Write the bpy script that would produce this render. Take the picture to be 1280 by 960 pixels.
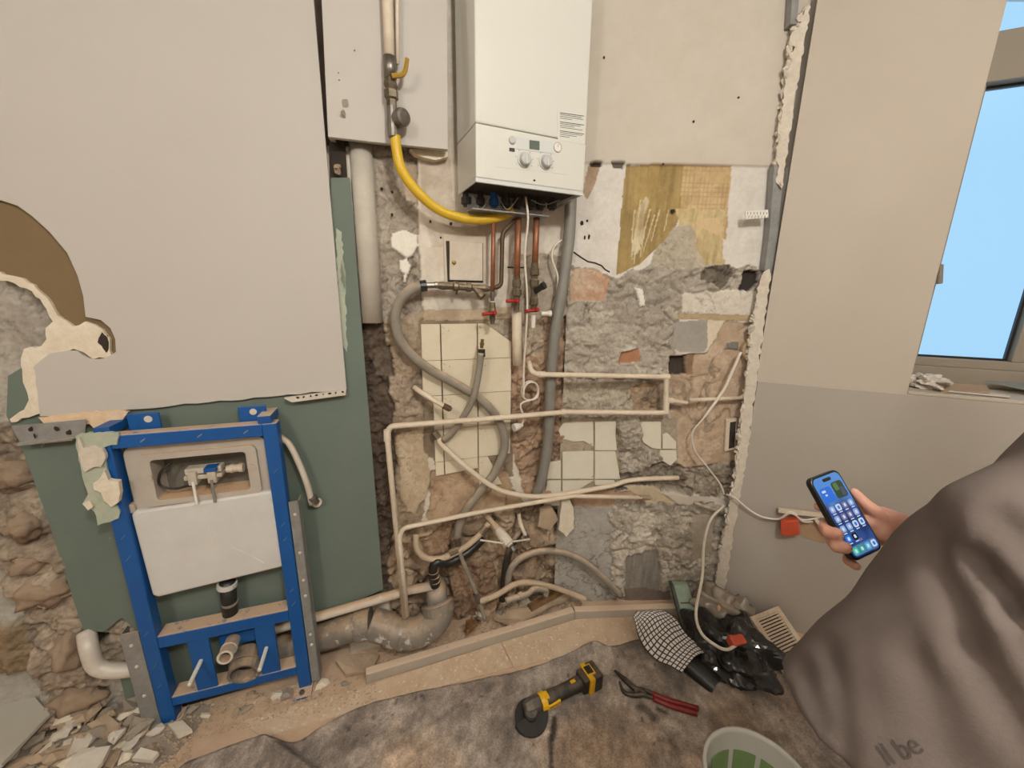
import bpy, bmesh, math, random
import numpy as np
from mathutils import Vector, Matrix, noise
from mathutils.bvhtree import BVHTree

for o in list(bpy.data.objects): bpy.data.objects.remove(o)
sc = bpy.context.scene
COL = sc.collection
rnd = random.Random(7)
R = math.radians

# ------------------------------------------------------------------ camera
FPX, PITCH, ROLL, CH = 486.0, 13.3, 0.75, 1.58
camd = bpy.data.cameras.new('camera'); cam = bpy.data.objects.new('camera', camd); COL.objects.link(cam)
camd.sensor_fit = 'HORIZONTAL'; camd.sensor_width = 36.0; camd.lens = 36.0*FPX/1280.0
camd.clip_start = 0.02
cam.matrix_world = Matrix.Translation((0, 0, CH)) @ Matrix.Rotation(R(90-PITCH), 4, 'X') @ Matrix.Rotation(R(ROLL), 4, 'Z')
sc.camera = cam
# ------------------------------------------------------------------ world, lights, exposure
w = bpy.data.worlds.new('sky'); sc.world = w; w.use_nodes = True
nt = w.node_tree; bg = nt.nodes['Background']
bg.inputs['Color'].default_value = (0.42, 0.74, 1.0, 1); bg.inputs['Strength'].default_value = 1.2
LAMP = Vector((0.70, -0.50, 2.72))
def point_light(name, loc, power, radius, color):
    l = bpy.data.lights.new(name, 'POINT'); l.energy = power; l.shadow_soft_size = radius; l.color = color
    o = bpy.data.objects.new(name, l); COL.objects.link(o); o.location = loc; return o
point_light('ceiling_lamp_light', LAMP, 112, 0.09, (0.985, 0.97, 0.90))
point_light('room_fill_light', (-0.9, -1.5, 2.72), 76, 0.12, (0.985, 0.97, 0.90))  # fill light added from the room side, no fixture stands there
sc.view_settings.view_transform = 'Standard'; sc.view_settings.look = 'None'
sc.view_settings.exposure = -0.17; sc.view_settings.gamma = 1.0; sc.view_settings.use_curve_mapping = False

# ------------------------------------------------------------------ places: the photograph's walls as planes
def ray(px, py):
    x = (px-640)/FPX; y = -(py-480)/FPX; r = R(ROLL)
    x, y = x*math.cos(r)-y*math.sin(r), x*math.sin(r)+y*math.cos(r); t = R(PITCH)
    return Vector((x, math.cos(t)+y*math.sin(t), -math.sin(t)+y*math.cos(t)))
CAM = Vector((0, 0, CH))
class Plane:
    def __init__(s, p, yaw):
        a = R(yaw); s.p = Vector((p[0], p[1], 0)); s.d = Vector((math.cos(a), math.sin(a), 0)); s.n = Vector((math.sin(a), -math.cos(a), 0))
    def t(s, px, py, off=0): d = ray(px, py); return ((s.p+s.n*off-CAM).dot(s.n))/d.dot(s.n)
    def at(s, px, py, off=0): return CAM+ray(px, py)*s.t(px, py, off)
    def L(s, u, w, z): v = s.p+s.d*u+s.n*w; return Vector((v.x, v.y, z))
    def uz(s, px, py, off=0): q = s.at(px, py, off); return (q-s.p).dot(s.d), q.z
TL = Plane((0.245, 1.724), 18)      # wall behind frame, boiler and left tiles
TB = Plane((0.245, 1.724), 2)       # back wall to the right of the kink
RW = Plane((1.088, 1.693), -24)     # smooth wall with the window
def W(px, py, off=0):               # first of the two rough walls that is met
    a, b = TL.t(px, py, off), TB.t(px, py, off)
    return CAM+ray(px, py)*min(a, b)
def Z(px, py, z=0):
    d = ray(px, py); return CAM+d*((z-CH)/d.z)
def D(px, py, dist): return CAM+ray(px, py)*dist

# ------------------------------------------------------------------ object helpers
WL = {}
def tag(o, label, cat, group=None):
    o['label'] = label; o['category'] = cat
    if group: o['group'] = group
    return o
def thing(name, label, cat, loc, group=None):
    o = bpy.data.objects.new(name, None); COL.objects.link(o); o.location = loc; o.empty_display_size = .05
    WL[o] = Vector(loc); return tag(o, label, cat, group)
def mesh(name, g, mat, parent=None, smooth=False, bevel=0, sub=0, origin=None, solid=0):
    V, F = g.V, g.F
    arr = np.array([tuple(v) for v in V], dtype=float)
    base = Vector(origin) if origin is not None else Vector(((arr[:, 0].min()+arr[:, 0].max())/2, (arr[:, 1].min()+arr[:, 1].max())/2, arr[:, 2].min()))
    me = bpy.data.meshes.new(name)
    me.from_pydata((arr-np.array(base)).tolist(), [], F); me.update()
    me.materials.append(mat)
    if smooth: me.polygons.foreach_set('use_smooth', [True]*len(me.polygons))
    o = bpy.data.objects.new(name, me); COL.objects.link(o)
    if parent is not None: o.parent = parent; o.location = base-WL[parent]
    else: o.location = base
    WL[o] = base
    if bevel:
        m = o.modifiers.new('bevel', 'BEVEL'); m.width = bevel; m.segments = 2; m.limit_method = 'ANGLE'; m.angle_limit = R(40)
    if sub:
        m = o.modifiers.new('sub', 'SUBSURF'); m.levels = sub; m.render_levels = sub
    if solid:
        m = o.modifiers.new('solid', 'SOLIDIFY'); m.thickness = solid; m.offset = -1
    return o
def struct(o): o['kind'] = 'structure'; return o
def stuff(o): o['kind'] = 'stuff'; return o
def catmull(P, n=6):
    P = [Vector(p) for p in P]
    if len(P) < 3: return P
    Q = [P[0]*2-P[1]]+P+[P[-1]*2-P[-2]]; out = []
    for i in range(1, len(Q)-2):
        a, b, c, d = Q[i-1], Q[i], Q[i+1], Q[i+2]
        for k in range(n):
            t = k/n
            out.append(.5*((2*b)+(c-a)*t+(2*a-5*b+4*c-d)*t*t+(3*b-a-3*c+d)*t**3))
    out.append(P[-1]); return out
def rounded(P, r=.02, n=5):          # straight runs with short bends
    P = [Vector(p) for p in P]; out = [P[0]]
    for i in range(1, len(P)-1):
        a = (P[i-1]-P[i]); b = (P[i+1]-P[i]); k = min(r, a.length*.45, b.length*.45)
        A = P[i]+a.normalized()*k; B = P[i]+b.normalized()*k
        for j in range(n+1):
            t = j/n; out.append(A*(1-t)**2+P[i]*2*t*(1-t)+B*t*t)
    out.append(P[-1]); return out
class G:
    def __init__(s): s.V = []; s.F = []
    def add(s, V, F):
        n = len(s.V); s.V += [Vector(v) for v in V]; s.F += [tuple(i+n for i in f) for f in F]; return s
    def box(s, o, X, Y, Zv):          # o corner, three edge vectors
        o = Vector(o); X = Vector(X); Y = Vector(Y); Zv = Vector(Zv)
        V = [o, o+X, o+X+Y, o+Y, o+Zv, o+X+Zv, o+X+Y+Zv, o+Y+Zv]
        F = [(0, 3, 2, 1), (4, 5, 6, 7), (0, 1, 5, 4), (1, 2, 6, 5), (2, 3, 7, 6), (3, 0, 4, 7)]
        if X.cross(Y).dot(Zv) < 0: F = [f[::-1] for f in F]
        return s.add(V, F)
    def pbox(s, pl, u0, u1, w0, w1, z0, z1):
        return s.box(pl.L(u0, w0, z0), pl.d*(u1-u0), pl.n*(w1-w0), (0, 0, z1-z0))
    def tube(s, P, r, seg=12, cap=True):
        P = [Vector(p) for p in P]; n = len(P); rr = r if isinstance(r, (list, tuple)) else [r]*n
        T = [(P[min(i+1, n-1)]-P[max(i-1, 0)]).normalized() for i in range(n)]
        up = Vector((0, 0, 1)) if abs(T[0].z) < .9 else Vector((1, 0, 0))
        N = T[0].cross(up).normalized(); V = []
        for i in range(n):
            N = (N-T[i]*N.dot(T[i])).normalized(); B = T[i].cross(N)
            for k in range(seg):
                a = 2*math.pi*k/seg; V.append(P[i]+(N*math.cos(a)+B*math.sin(a))*rr[i])
        F = [(i*seg+k, i*seg+(k+1) % seg, (i+1)*seg+(k+1) % seg, (i+1)*seg+k) for i in range(n-1) for k in range(seg)]
        if cap: F += [tuple(range(seg))[::-1], tuple((n-1)*seg+k for k in range(seg))]
        return s.add(V, F)
    def lathe(s, A, Dv, prof, seg=16):  # prof: (distance along, radius)
        A = Vector(A); Dv = Vector(Dv).normalized()
        return s.tube2([A+Dv*t for t, _ in prof], [r for _, r in prof], Dv, seg)
    def tube2(s, P, rr, T, seg):
        up = Vector((0, 0, 1)) if abs(T.z) < .9 else Vector((1, 0, 0)); N = T.cross(up).normalized(); B = T.cross(N); V = []
        for p, r in zip(P, rr):
            for k in range(seg):
                a = 2*math.pi*k/seg; V.append(p+(N*math.cos(a)+B*math.sin(a))*max(r, 1e-5))
        n = len(P)
        F = [(i*seg+k, i*seg+(k+1) % seg, (i+1)*seg+(k+1) % seg, (i+1)*seg+k) for i in range(n-1) for k in range(seg)]
        F += [tuple(range(seg))[::-1], tuple((n-1)*seg+k for k in range(seg))]
        return s.add(V, F)
    def prism(s, poly, ext):           # poly: front outline, ext: vector to the back
        poly = [Vector(p) for p in poly]; ext = Vector(ext); n = len(poly)
        nn = Vector((0, 0, 0))
        for i in range(n): nn += poly[i].cross(poly[(i+1) % n])
        if nn.dot(ext) > 0: poly = poly[::-1]
        V = poly+[p+ext for p in poly]
        F = [tuple(range(n)), tuple(range(2*n-1, n-1, -1))]+[((i+1) % n, i, n+i, n+(i+1) % n) for i in range(n)]
        return s.add(V, F)
    def blob(s, c, rad, amp=.25, seed=0, sub=2, freq=1.6, flat=None):
        bm = bmesh.new(); bmesh.ops.create_icosphere(bm, subdivisions=sub, radius=1)
        off = Vector((seed*3.1, seed*1.7, seed*.9)); c = Vector(c); rot = Matrix.Rotation(seed*1.3, 3, 'Z')
        V = []
        for v in bm.verts:
            k = 1+amp*noise.noise(v.co*freq+off)*1.6
            p = v.co*k; p = Vector((p.x*rad[0], p.y*rad[1], p.z*rad[2])); p = rot @ p
            if flat is not None: p.z = max(p.z, flat)
            V.append(c+p)
        F = [tuple(v.index for v in f.verts) for f in bm.faces]; bm.free(); return s.add(V, F)
def rough_outline(pts, step=8, amp=2.0, seed=1, closed=True):
    r = random.Random(seed); out = []; n = len(pts)
    for i in range(n if closed else n-1):
        a = pts[i]; b = pts[(i+1) % n]; L = math.hypot(b[0]-a[0], b[1]-a[1]); k = max(1, int(L/step))
        for j in range(k):
            t = j/k; x = a[0]+(b[0]-a[0])*t; y = a[1]+(b[1]-a[1])*t
            if 0 < j: x += r.uniform(-amp, amp); y += r.uniform(-amp, amp)
            out.append((x, y))
    return out
def plate(name, px, pl, off, thick, mat, parent=None, rough=None, seed=1, bevel=0):
    if rough: px = rough_outline(px, rough[0], rough[1], seed)
    at = pl.at if isinstance(pl, Plane) else pl
    P = [at(x, y, off) for x, y in px]
    n = pl.n if isinstance(pl, Plane) else None
    return mesh(name, G().prism(P, -n*thick), mat, parent, bevel=bevel)

# ------------------------------------------------------------------ materials
def lin(c):
    return tuple((v/255/12.92 if v/255 <= .04045 else ((v/255+.055)/1.055)**2.4) for v in c)+(1,)
def M(name, c1, c2=None, scale=8, rough=.6, metal=0, bump=0, bscale=60, dust=None, dustamt=.5, spots=None, spotscale=30, spotth=.62, coat=0, trans=0, vary=.5, emit=0):
    m = bpy.data.materials.new(name); m.use_nodes = True; nt = m.node_tree; N = nt.nodes; Lk = nt.links; b = N['Principled BSDF']
    tc = N.new('ShaderNodeTexCoord'); co = tc.outputs['Object']
    def noise_(s, d=5): n = N.new('ShaderNodeTexNoise'); n.inputs['Scale'].default_value = s; n.inputs['Detail'].default_value = d; n.inputs['Roughness'].default_value = .65; Lk.new(co, n.inputs['Vector']); return n.outputs['Fac']
    def ramp(f, a, c):
        r = N.new('ShaderNodeMapRange'); r.inputs['From Min'].default_value = a; r.inputs['From Max'].default_value = c; Lk.new(f, r.inputs['Value']); return r.outputs['Result']
    def mix(f, A, B):
        x = N.new('ShaderNodeMix'); x.data_type = 'RGBA'
        for v, s_ in ((f, 0), (A, 6), (B, 7)):
            if hasattr(v, 'is_linked') or hasattr(v, 'links'): Lk.new(v, x.inputs[s_])
            else: x.inputs[s_].default_value = v
        return x.outputs[2]
    c = lin(c1)
    if c2: c = mix(ramp(noise_(scale), .5-vary*.5, .5+vary*.5), lin(c1), lin(c2))
    if spots: c = mix(ramp(noise_(spotscale, 3), spotth, spotth+.06), c, lin(spots))
    if dust:
        ge = N.new('ShaderNodeNewGeometry'); sp = N.new('ShaderNodeSeparateXYZ'); Lk.new(ge.outputs['Normal'], sp.inputs[0])
        up = ramp(sp.outputs['Z'], .2, .95); mm = N.new('ShaderNodeMath'); mm.operation = 'MULTIPLY'; Lk.new(up, mm.inputs[0])
        nz = ramp(noise_(25), .3, .3+.35*(1.01-dustamt)+.02); Lk.new(nz, mm.inputs[1])
        c = mix(mm.outputs[0], c, lin(dust))
    if hasattr(c, 'links'): Lk.new(c, b.inputs['Base Color'])
    else: b.inputs['Base Color'].default_value = c
    b.inputs['Roughness'].default_value = rough; b.inputs['Metallic'].default_value = metal
    if coat: b.inputs['Coat Weight'].default_value = coat
    if trans: b.inputs['Transmission Weight'].default_value = trans
    if emit:
        b.inputs['Emission Strength'].default_value = emit
        if hasattr(c, 'links'): Lk.new(c, b.inputs['Emission Color'])
        else: b.inputs['Emission Color'].default_value = c
    if bump:
        bp = N.new('ShaderNodeBump'); bp.inputs['Strength'].default_value = bump; bp.inputs['Distance'].default_value = .004
        Lk.new(noise_(bscale, 6), bp.inputs['Height']); Lk.new(bp.outputs['Normal'], b.inputs['Normal'])
    return m
def MV(name, bump=.6, bscale=90, rough=.92, fine=55, amt=.35):   # vertex-painted masonry + fine grain
    m = bpy.data.materials.new(name); m.use_nodes = True; nt = m.node_tree; N = nt.nodes; Lk = nt.links; b = N['Principled BSDF']
    a = N.new('ShaderNodeVertexColor'); a.layer_name = 'Col'
    tc = N.new('ShaderNodeTexCoord'); n = N.new('ShaderNodeTexNoise'); n.inputs['Scale'].default_value = fine; n.inputs['Detail'].default_value = 7; n.inputs['Roughness'].default_value = .7
    Lk.new(tc.outputs['Object'], n.inputs['Vector'])
    mr = N.new('ShaderNodeMapRange'); mr.inputs['From Min'].default_value = .3; mr.inputs['From Max'].default_value = .7; mr.inputs['To Min'].default_value = 1-amt; mr.inputs['To Max'].default_value = 1+amt*.6; Lk.new(n.outputs['Fac'], mr.inputs['Value'])
    x = N.new('ShaderNodeMix'); x.data_type = 'RGBA'; x.blend_type = 'MULTIPLY'; Lk.new(a.outputs['Alpha'], x.inputs[0])
    Lk.new(a.outputs['Color'], x.inputs[6]); Lk.new(mr.outputs['Result'], x.inputs[7]); Lk.new(x.outputs[2], b.inputs['Base Color'])
    b.inputs['Roughness'].default_value = rough
    bp = N.new('ShaderNodeBump'); bm_ = N.new('ShaderNodeMath'); bm_.operation = 'MULTIPLY'; bm_.inputs[1].default_value = bump; Lk.new(a.outputs['Alpha'], bm_.inputs[0]); Lk.new(bm_.outputs[0], bp.inputs['Strength']); bp.inputs['Distance'].default_value = .004
    n2 = N.new('ShaderNodeTexNoise'); n2.inputs['Scale'].default_value = bscale; n2.inputs['Detail'].default_value = 6; Lk.new(tc.outputs['Object'], n2.inputs['Vector'])
    Lk.new(n2.outputs['Fac'], bp.inputs['Height']); Lk.new(bp.outputs['Normal'], b.inputs['Normal'])
    return m
DUST = (196, 168, 142)
m_masonry = MV('rough masonry')
m_wallpaint = M('smooth beige wall paint', (182, 171, 158), (176, 165, 151), 2.5, .75, bump=.05, bscale=40)
m_wallpaint2 = M('greyer lower wall paint', (166, 158, 149), (160, 151, 141), 2.5, .7, bump=.05, bscale=40)
m_board = M('white painted plasterboard', (187, 181, 175), (181, 174, 167), 1.5, .7, bump=.05, bscale=30)
m_gyps = M('torn gypsum and paper', (208, 194, 170), (226, 216, 200), 30, .95, bump=.8, bscale=90)
m_gypsp = M('peach gypsum', (214, 182, 148), (226, 202, 174), 30, .95, bump=.8, bscale=90)
m_gypsw = M('white broken plaster', (214, 205, 192), (190, 178, 162), 40, .95, bump=.9, bscale=80)
m_brown = M('khaki brown painted board', (122, 101, 72), (112, 92, 64), 5, .8, bump=.1)
m_green = M('green moisture board', (98, 110, 101), (106, 117, 107), 6, .85, bump=.08, spots=(150, 160, 148), spotscale=22, spotth=.72)
m_greenpaper = M('pale green paper', (150, 165, 148), (180, 178, 160), 30, .95, bump=.5)
m_blue = M('blue enamel', (8, 84, 154), (8, 74, 140), 10, .4, dust=DUST, dustamt=.75, spots=(120, 140, 170), spotscale=70, spotth=.73)
m_bluep = M('blue enamel plain', (8, 84, 154), (10, 74, 136), 12, .45)
m_zinc = M('galvanised steel', (158, 158, 156), (128, 128, 126), 25, .5, .35, dust=DUST, dustamt=.5)
m_steel = M('dull steel', (150, 146, 140), (110, 104, 96), 40, .4, .9)
m_dsteel = M('tarnished dark brass', (84, 74, 62), (130, 118, 98), 60, .5, .7, dust=DUST, dustamt=.3)
m_brass = M('brass', (170, 140, 80), (120, 98, 60), 40, .4, .9)
m_copper = M('weathered copper', (170, 112, 82), (128, 88, 66), 22, .5, .55)
m_copperd = M('dark oxidised copper', (104, 84, 66), (80, 66, 52), 22, .55, .6)
m_cream = M('dusty cream plastic pipe', (218, 206, 188), (198, 182, 160), 22, .6, dust=(200, 180, 158), dustamt=.3, spots=(150, 130, 108), spotscale=50, spotth=.68)
m_creamd = M('dusty beige pipe', (192, 174, 150), (158, 138, 114), 20, .7, dust=(190, 166, 140), dustamt=.4, spots=(120, 100, 80), spotscale=40, spotth=.66)
m_white = M('white plastic', (222, 217, 208), (214, 208, 198), 8, .45)
m_boiler = M('white boiler enamel', (208, 207, 200), (204, 203, 196), 2, .22, coat=.4)
m_panel = M('off white boiler plastic', (208, 207, 199), (203, 201, 193), 4, .3)
m_panel2 = M('pale grey plastic inlay', (198, 200, 198), None, rough=.35)
m_knob = M('grey knob plastic', (186, 186, 184), (170, 170, 168), 30, .4)
m_lcd = M('grey lcd', (96, 108, 100), (88, 98, 92), 20, .2)
m_ink = M('dark grey print', (60, 58, 58), rough=.7)
m_black = M('black plastic', (26, 25, 24), (38, 36, 33), 20, .4)
m_blackd = M('dusty black plastic', (30, 28, 26), (52, 46, 40), 25, .5, dust=DUST, dustamt=.4)
m_shade_timber = M('painted shade and dark timber', (40, 34, 29), (58, 48, 40), 20, .9)  # shade of holes and gaps put into the colour; dark timber shares it
m_grey = M('grey plastic pipe', (132, 129, 122), (116, 112, 105), 12, .5, dust=DUST, dustamt=.35)
m_hose = M('dusty grey hose', (146, 138, 126), (122, 114, 102), 14, .6, dust=DUST, dustamt=.4)
m_waste = M('grey drain pipe with dust', (98, 95, 90), (136, 127, 116), 13, .5, dust=(166, 142, 118), dustamt=.35, spots=(190, 184, 176), spotscale=18, spotth=.6)
m_whpipe = M('white pipe with dust', (210, 204, 194), (186, 170, 152), 14, .5, dust=(188, 158, 130), dustamt=.6)
m_yellow = M('yellow gas hose', (214, 178, 44), (196, 158, 36), 20, .45, bump=.1)
m_yellowl = M('yellow lever', (176, 140, 40), (140, 108, 34), 30, .5)
m_red = M('red lever enamel', (176, 30, 26), (140, 26, 22), 30, .4)
m_orange = M('red orange socket box', (196, 84, 56), (178, 68, 44), 20, .45)
m_cable = M('white cable', (216, 208, 196), (204, 194, 180), 20, .5)
m_tile = M('cream glazed tile', (220, 211, 190), (204, 191, 166), 7, .28, spots=(150, 128, 102), spotscale=24, spotth=.68)
m_tile2 = M('white glazed tile', (220, 215, 200), (206, 199, 180), 7, .28, spots=(168, 152, 130), spotscale=22, spotth=.7)
m_cist = M('grey cistern plastic', (182, 173, 162), (166, 156, 144), 8, .5, dust=(206, 170, 136), dustamt=.7)
m_foam = M('white foam insulation', (206, 204, 200), (196, 192, 188), 10, .7, bump=.1)
m_cdark = M('cistern inside', (112, 108, 98), (92, 90, 82), 12, .6)
m_floor = M('dusty screed', (202, 174, 148), (178, 151, 126), 9, .95, bump=.6, bscale=70, spots=(150, 126, 104), spotscale=60, spotth=.7)
m_ftile = M('beige stone floor tile', (206, 186, 162), (182, 152, 124), 26, .7, bump=.15, spots=(222, 200, 176), spotscale=55, spotth=.6)
m_kerb = M('grey beige kerb', (172, 162, 148), (162, 150, 136), 10, .7, dust=(206, 182, 158), dustamt=.8)
m_rub = M('rubble beige', (186, 164, 140), (156, 134, 112), 14, .95, bump=.8, bscale=70)
m_rub2 = M('rubble grey', (160, 148, 134), (134, 122, 108), 14, .95, bump=.8, bscale=70)
m_rubw = M('rubble white', (210, 202, 190), (192, 180, 164), 14, .9, bump=.4, bscale=70)
m_stone = M('old brown stone', (166, 144, 122), (126, 106, 88), 12, .95, bump=.9, bscale=50)
m_alu = M('beige window frame', (142, 131, 117), (136, 125, 111), 5, .5)
m_frost = None
m_card = M('brown cardboard', (168, 142, 116), (156, 130, 104), 8, .9)
m_folder = M('grey green board', (128, 132, 124), (112, 116, 108), 12, .8)
m_film = M('crumpled white film', (206, 198, 188), (188, 176, 164), 14, .35)
m_bag = M('black bin bag', (24, 23, 23), (34, 32, 31), 12, .28, coat=.3)
m_clear = M('dusty clear plastic', (214, 200, 184), (196, 180, 162), 14, .25, trans=.6)
m_grille = M('cream vent grille', (214, 204, 188), (200, 188, 170), 12, .5, dust=DUST, dustamt=.3)
m_gl = M('green level body', (150, 168, 150), (120, 140, 122), 20, .5)
m_gtool = M('tool black', (30, 28, 26), (44, 40, 36), 30, .45, dust=(96, 84, 70), dustamt=.1)
m_gyel = M('tool yellow', (222, 172, 22), (198, 150, 22), 30, .4)
m_rgrip = M('dark red grip', (138, 30, 28), (104, 24, 22), 30, .45)
m_bucket = M('translucent white bucket', (206, 204, 196), (196, 194, 184), 6, .4)
m_bgreen = M('green bucket label', (142, 166, 112), (126, 152, 98), 12, .5)
m_skin = M('skin', (208, 160, 140), (194, 134, 114), 30, .55)
m_nail = M('finger nail', (214, 164, 146), None, rough=.35)
m_shirt = M('taupe cotton', (104, 92, 87), (92, 81, 76), 14, .9, bump=.25, bscale=220)
m_jeans = M('dark work trousers', (56, 54, 56), (44, 42, 44), 20, .9, bump=.3, bscale=200)
m_shoe = M('work boots', (70, 54, 40), (56, 44, 34), 20, .7)
m_hair = M('dark hair', (44, 36, 30), (30, 26, 22), 60, .6, bump=.8, bscale=150)
m_phone = M('black phone case', (18, 18, 18), (26, 25, 24), 30, .35)
m_styro = M('dirty ceiling white', (226, 220, 212), (220, 214, 206), 2, .9)

def wall_glass():
    m = bpy.data.materials.new('window glass'); m.use_nodes = True; nt = m.node_tree; N = nt.nodes; Lk = nt.links
    N.remove(N['Principled BSDF']); t = N.new('ShaderNodeBsdfTransparent'); g = N.new('ShaderNodeBsdfGlossy'); g.inputs['Roughness'].default_value = .05
    mx = N.new('ShaderNodeMixShader'); mx.inputs[0].default_value = .05; t.inputs[0].default_value = (.96, .98, 1, 1)
    Lk.new(t.outputs[0], mx.inputs[1]); Lk.new(g.outputs[0], mx.inputs[2]); Lk.new(mx.outputs[0], N['Material Output'].inputs[0]); return m
m_glass = wall_glass()

# ------------------------------------------------------------------ numpy noise and the rough walls
def vnoise(x, y, seed=0):
    xi = np.floor(x).astype(np.int64); yi = np.floor(y).astype(np.int64); fx = x-xi; fy = y-yi
    fx = fx*fx*(3-2*fx); fy = fy*fy*(3-2*fy)
    def h(a, b):
        n = (a*374761393+b*668265263+seed*1274126177) & 0xffffffff
        n = ((n ^ (n >> 13))*1274126177) & 0xffffffff
        return ((n ^ (n >> 16)) & 0xffff)/65535.0
    return (h(xi, yi)*(1-fx)+h(xi+1, yi)*fx)*(1-fy)+(h(xi, yi+1)*(1-fx)+h(xi+1, yi+1)*fx)*fy
def fbm(x, y, seed=0, oct=4):
    s = 0; a = .5; t = 0
    for k in range(oct):
        s = s+a*vnoise(x*2**k, y*2**k, seed+k*17); t += a; a *= .55
    return s/t
def ridge(x, y, seed=0):
    wx = x+1.4*fbm(x*1.3, y*1.3, seed+5, 3); wy = y+1.4*fbm(x*1.3+9, y*1.3, seed+6, 3)
    n = fbm(wx, wy, seed, 6); m = np.clip((fbm(x*.9+20, y*.9, seed+13, 3)-.42)/.1, 0, 1); return np.clip(1-np.abs(n-.5)*34, 0, 1)*m
def cells(x, y, seed=0):             # cracked lumps: distance to the joint and a value per lump
    wx = x+.55*(fbm(x*2, y*2, seed+5, 4)-.5)*2; wy = y+.55*(fbm(x*2+9, y*2, seed+6, 4)-.5)*2
    xi = np.floor(wx); yi = np.floor(wy); f1 = np.full(x.shape, 9.); f2 = np.full(x.shape, 9.); idv = np.zeros(x.shape)
    for dx in (-1, 0, 1):
        for dy in (-1, 0, 1):
            cx = xi+dx; cy = yi+dy; jx = vnoise(cx*1.0, cy*1.0, seed+71); jy = vnoise(cx*1.0, cy*1.0, seed+97)
            d = np.hypot(cx+.15+.7*jx-wx, cy+.15+.7*jy-wy); nw = d < f1
            f2 = np.where(nw, f1, np.minimum(f2, d)); idv = np.where(nw, vnoise(cx*1.0, cy*1.0, seed+131), idv); f1 = np.where(nw, d, f1)
    return f2-f1, idv
def inside(px, py, poly):
    r = np.zeros(px.shape, bool); n = len(poly); j = n-1
    for i in range(n):
        xi, yi = poly[i]; xj, yj = poly[j]
        c = ((yi > py) != (yj > py)) & (px < (xj-xi)*(py-yi)/((yj-yi) if yj != yi else 1e-9)+xi)
        r ^= c; j = i
    return r
def color_attr(me, cols):
    a = me.color_attributes.new('Col', 'FLOAT_COLOR', 'POINT'); a.data.foreach_set('color', cols.astype(np.float32).ravel())
def heightwall(name, pl, u0, u1, z0, z1, res, base, regions, seed=1, jit=.012, mat=None):
    nu = int((u1-u0)/res)+1; nz = int((z1-z0)/res)+1
    U, Zz = np.meshgrid(np.linspace(u0, u1, nu), np.linspace(z0, z1, nz))
    H = np.zeros(U.shape); FA = np.ones(U.shape); C = np.zeros(U.shape+(3,)); first = True
    mott = fbm(U*9, Zz*9, seed+3, 5); mott2 = fbm(U*30, Zz*30, seed+9, 4)
    for k, rg in enumerate([base]+regions):
        if first: mask = np.ones(U.shape, bool); first = False
        else:
            j = rg.get('jit', jit)
            jj = j*(1.7 if j > .0065 else 1); Ux = U+(fbm(U*16, Zz*16, seed+k, 6)-.5)*2*jj; Zx = Zz+(fbm(U*16+50, Zz*16, seed+k+40, 6)-.5)*2*jj
            poly = [pl.uz(x, y) for x, y in rg['p']]
            mask = inside(Ux, Zx, poly)
        c1 = np.array(lin(rg['c'])[:3]); c2 = np.array(lin(rg.get('c2', rg['c']))[:3])
        sc_ = rg.get('s', 14); a = rg.get('a', .0); cr = rg.get('cr', 0)
        hh = rg.get('h', 0)+a*(fbm(U*sc_, Zz*sc_, seed+k*3, 5)-.5)*2
        t = np.clip((mott-.3)/.4, 0, 1)*.55+np.clip((mott2-.3)/.4, 0, 1)*.45
        tr = rg.get('tr', a*.9 if cr else 0)
        if tr:      # flaked layers with sharp broken rims
            ts = rg.get('ts', 9); q_ = fbm(U*ts+3*mott, Zz*ts+3*mott2*.3, seed+k*7+1, 6)*7; lv_q = np.floor(q_); fq = q_-lv_q
            hh = hh+tr*(lv_q-3)*.8+tr*.5*np.clip(fq*6, 0, 1); t = np.clip(t+(vnoise(lv_q*3.7, lv_q*0+k, 5)-.5)*.7, 0, 1); edge = np.clip(1-fq*7, 0, 1)
            hh = hh+a*.7*(fbm(U*55, Zz*55, seed+k+80, 3)-.5)*2
        if cr:
            rr = ridge(U*rg.get('cs', 9), Zz*rg.get('cs', 9), seed+k); hh = hh-cr*.8*rr
        cc = c1+(c2-c1)*t[..., None]
        if cr: cc = cc*(1-.5*rr[..., None])
        if tr: cc = cc*(1-.28*edge[..., None])
        if rg.get('vc'):   # stones under a skin of mortar, open joints here and there
            e_, idv = cells(U*rg['vc'], Zz*rg['vc']*1.25, seed+k); op = np.clip((fbm(U*6, Zz*6, seed+k+60, 4)-.38)/.2, 0, 1)
            jn = np.clip(1-e_/.10, 0, 1)*op; hh = hh+rg.get('vh', .010)*(np.clip(e_/.5, 0, 1)-.5)+(idv-.5)*rg.get('vh', .010)*1.2-.012*np.clip(1-e_/.05, 0, 1)*op
            cc = cc*(.88+.24*idv)[..., None]*(1-.55*np.clip(1-e_/.045, 0, 1)*op)[..., None]
        if rg.get('st'):   # flowing vertical strokes of old paint
            s_ = fbm(U*60, Zz*7, seed+k, 4); cc = cc*(.82+.36*np.clip((s_-.3)/.4, 0, 1))[..., None]
        if rg.get('grid'):
            g = np.minimum(np.abs(((U/rg['grid']) % 1)-.5), np.abs(((Zz/rg['grid']) % 1)-.5)); wv = np.clip((fbm(U*12, Zz*12, seed+33, 3)-.35)/.2, 0, 1); hh = hh-np.where(g < .1, .0015, 0); cc = cc*(1-np.where(g < .1, .2, 0)*wv)[..., None]
        H = np.where(mask, hh, H); FA = np.where(mask, rg.get('f', min(1, .22+a*80)), FA); C = np.where(mask[..., None], cc, C)
    Hs = H.copy(); Hs[1:-1, 1:-1] = (H[1:-1, 1:-1]*4+H[:-2, 1:-1]+H[2:, 1:-1]+H[1:-1, :-2]+H[1:-1, 2:])/8
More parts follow.
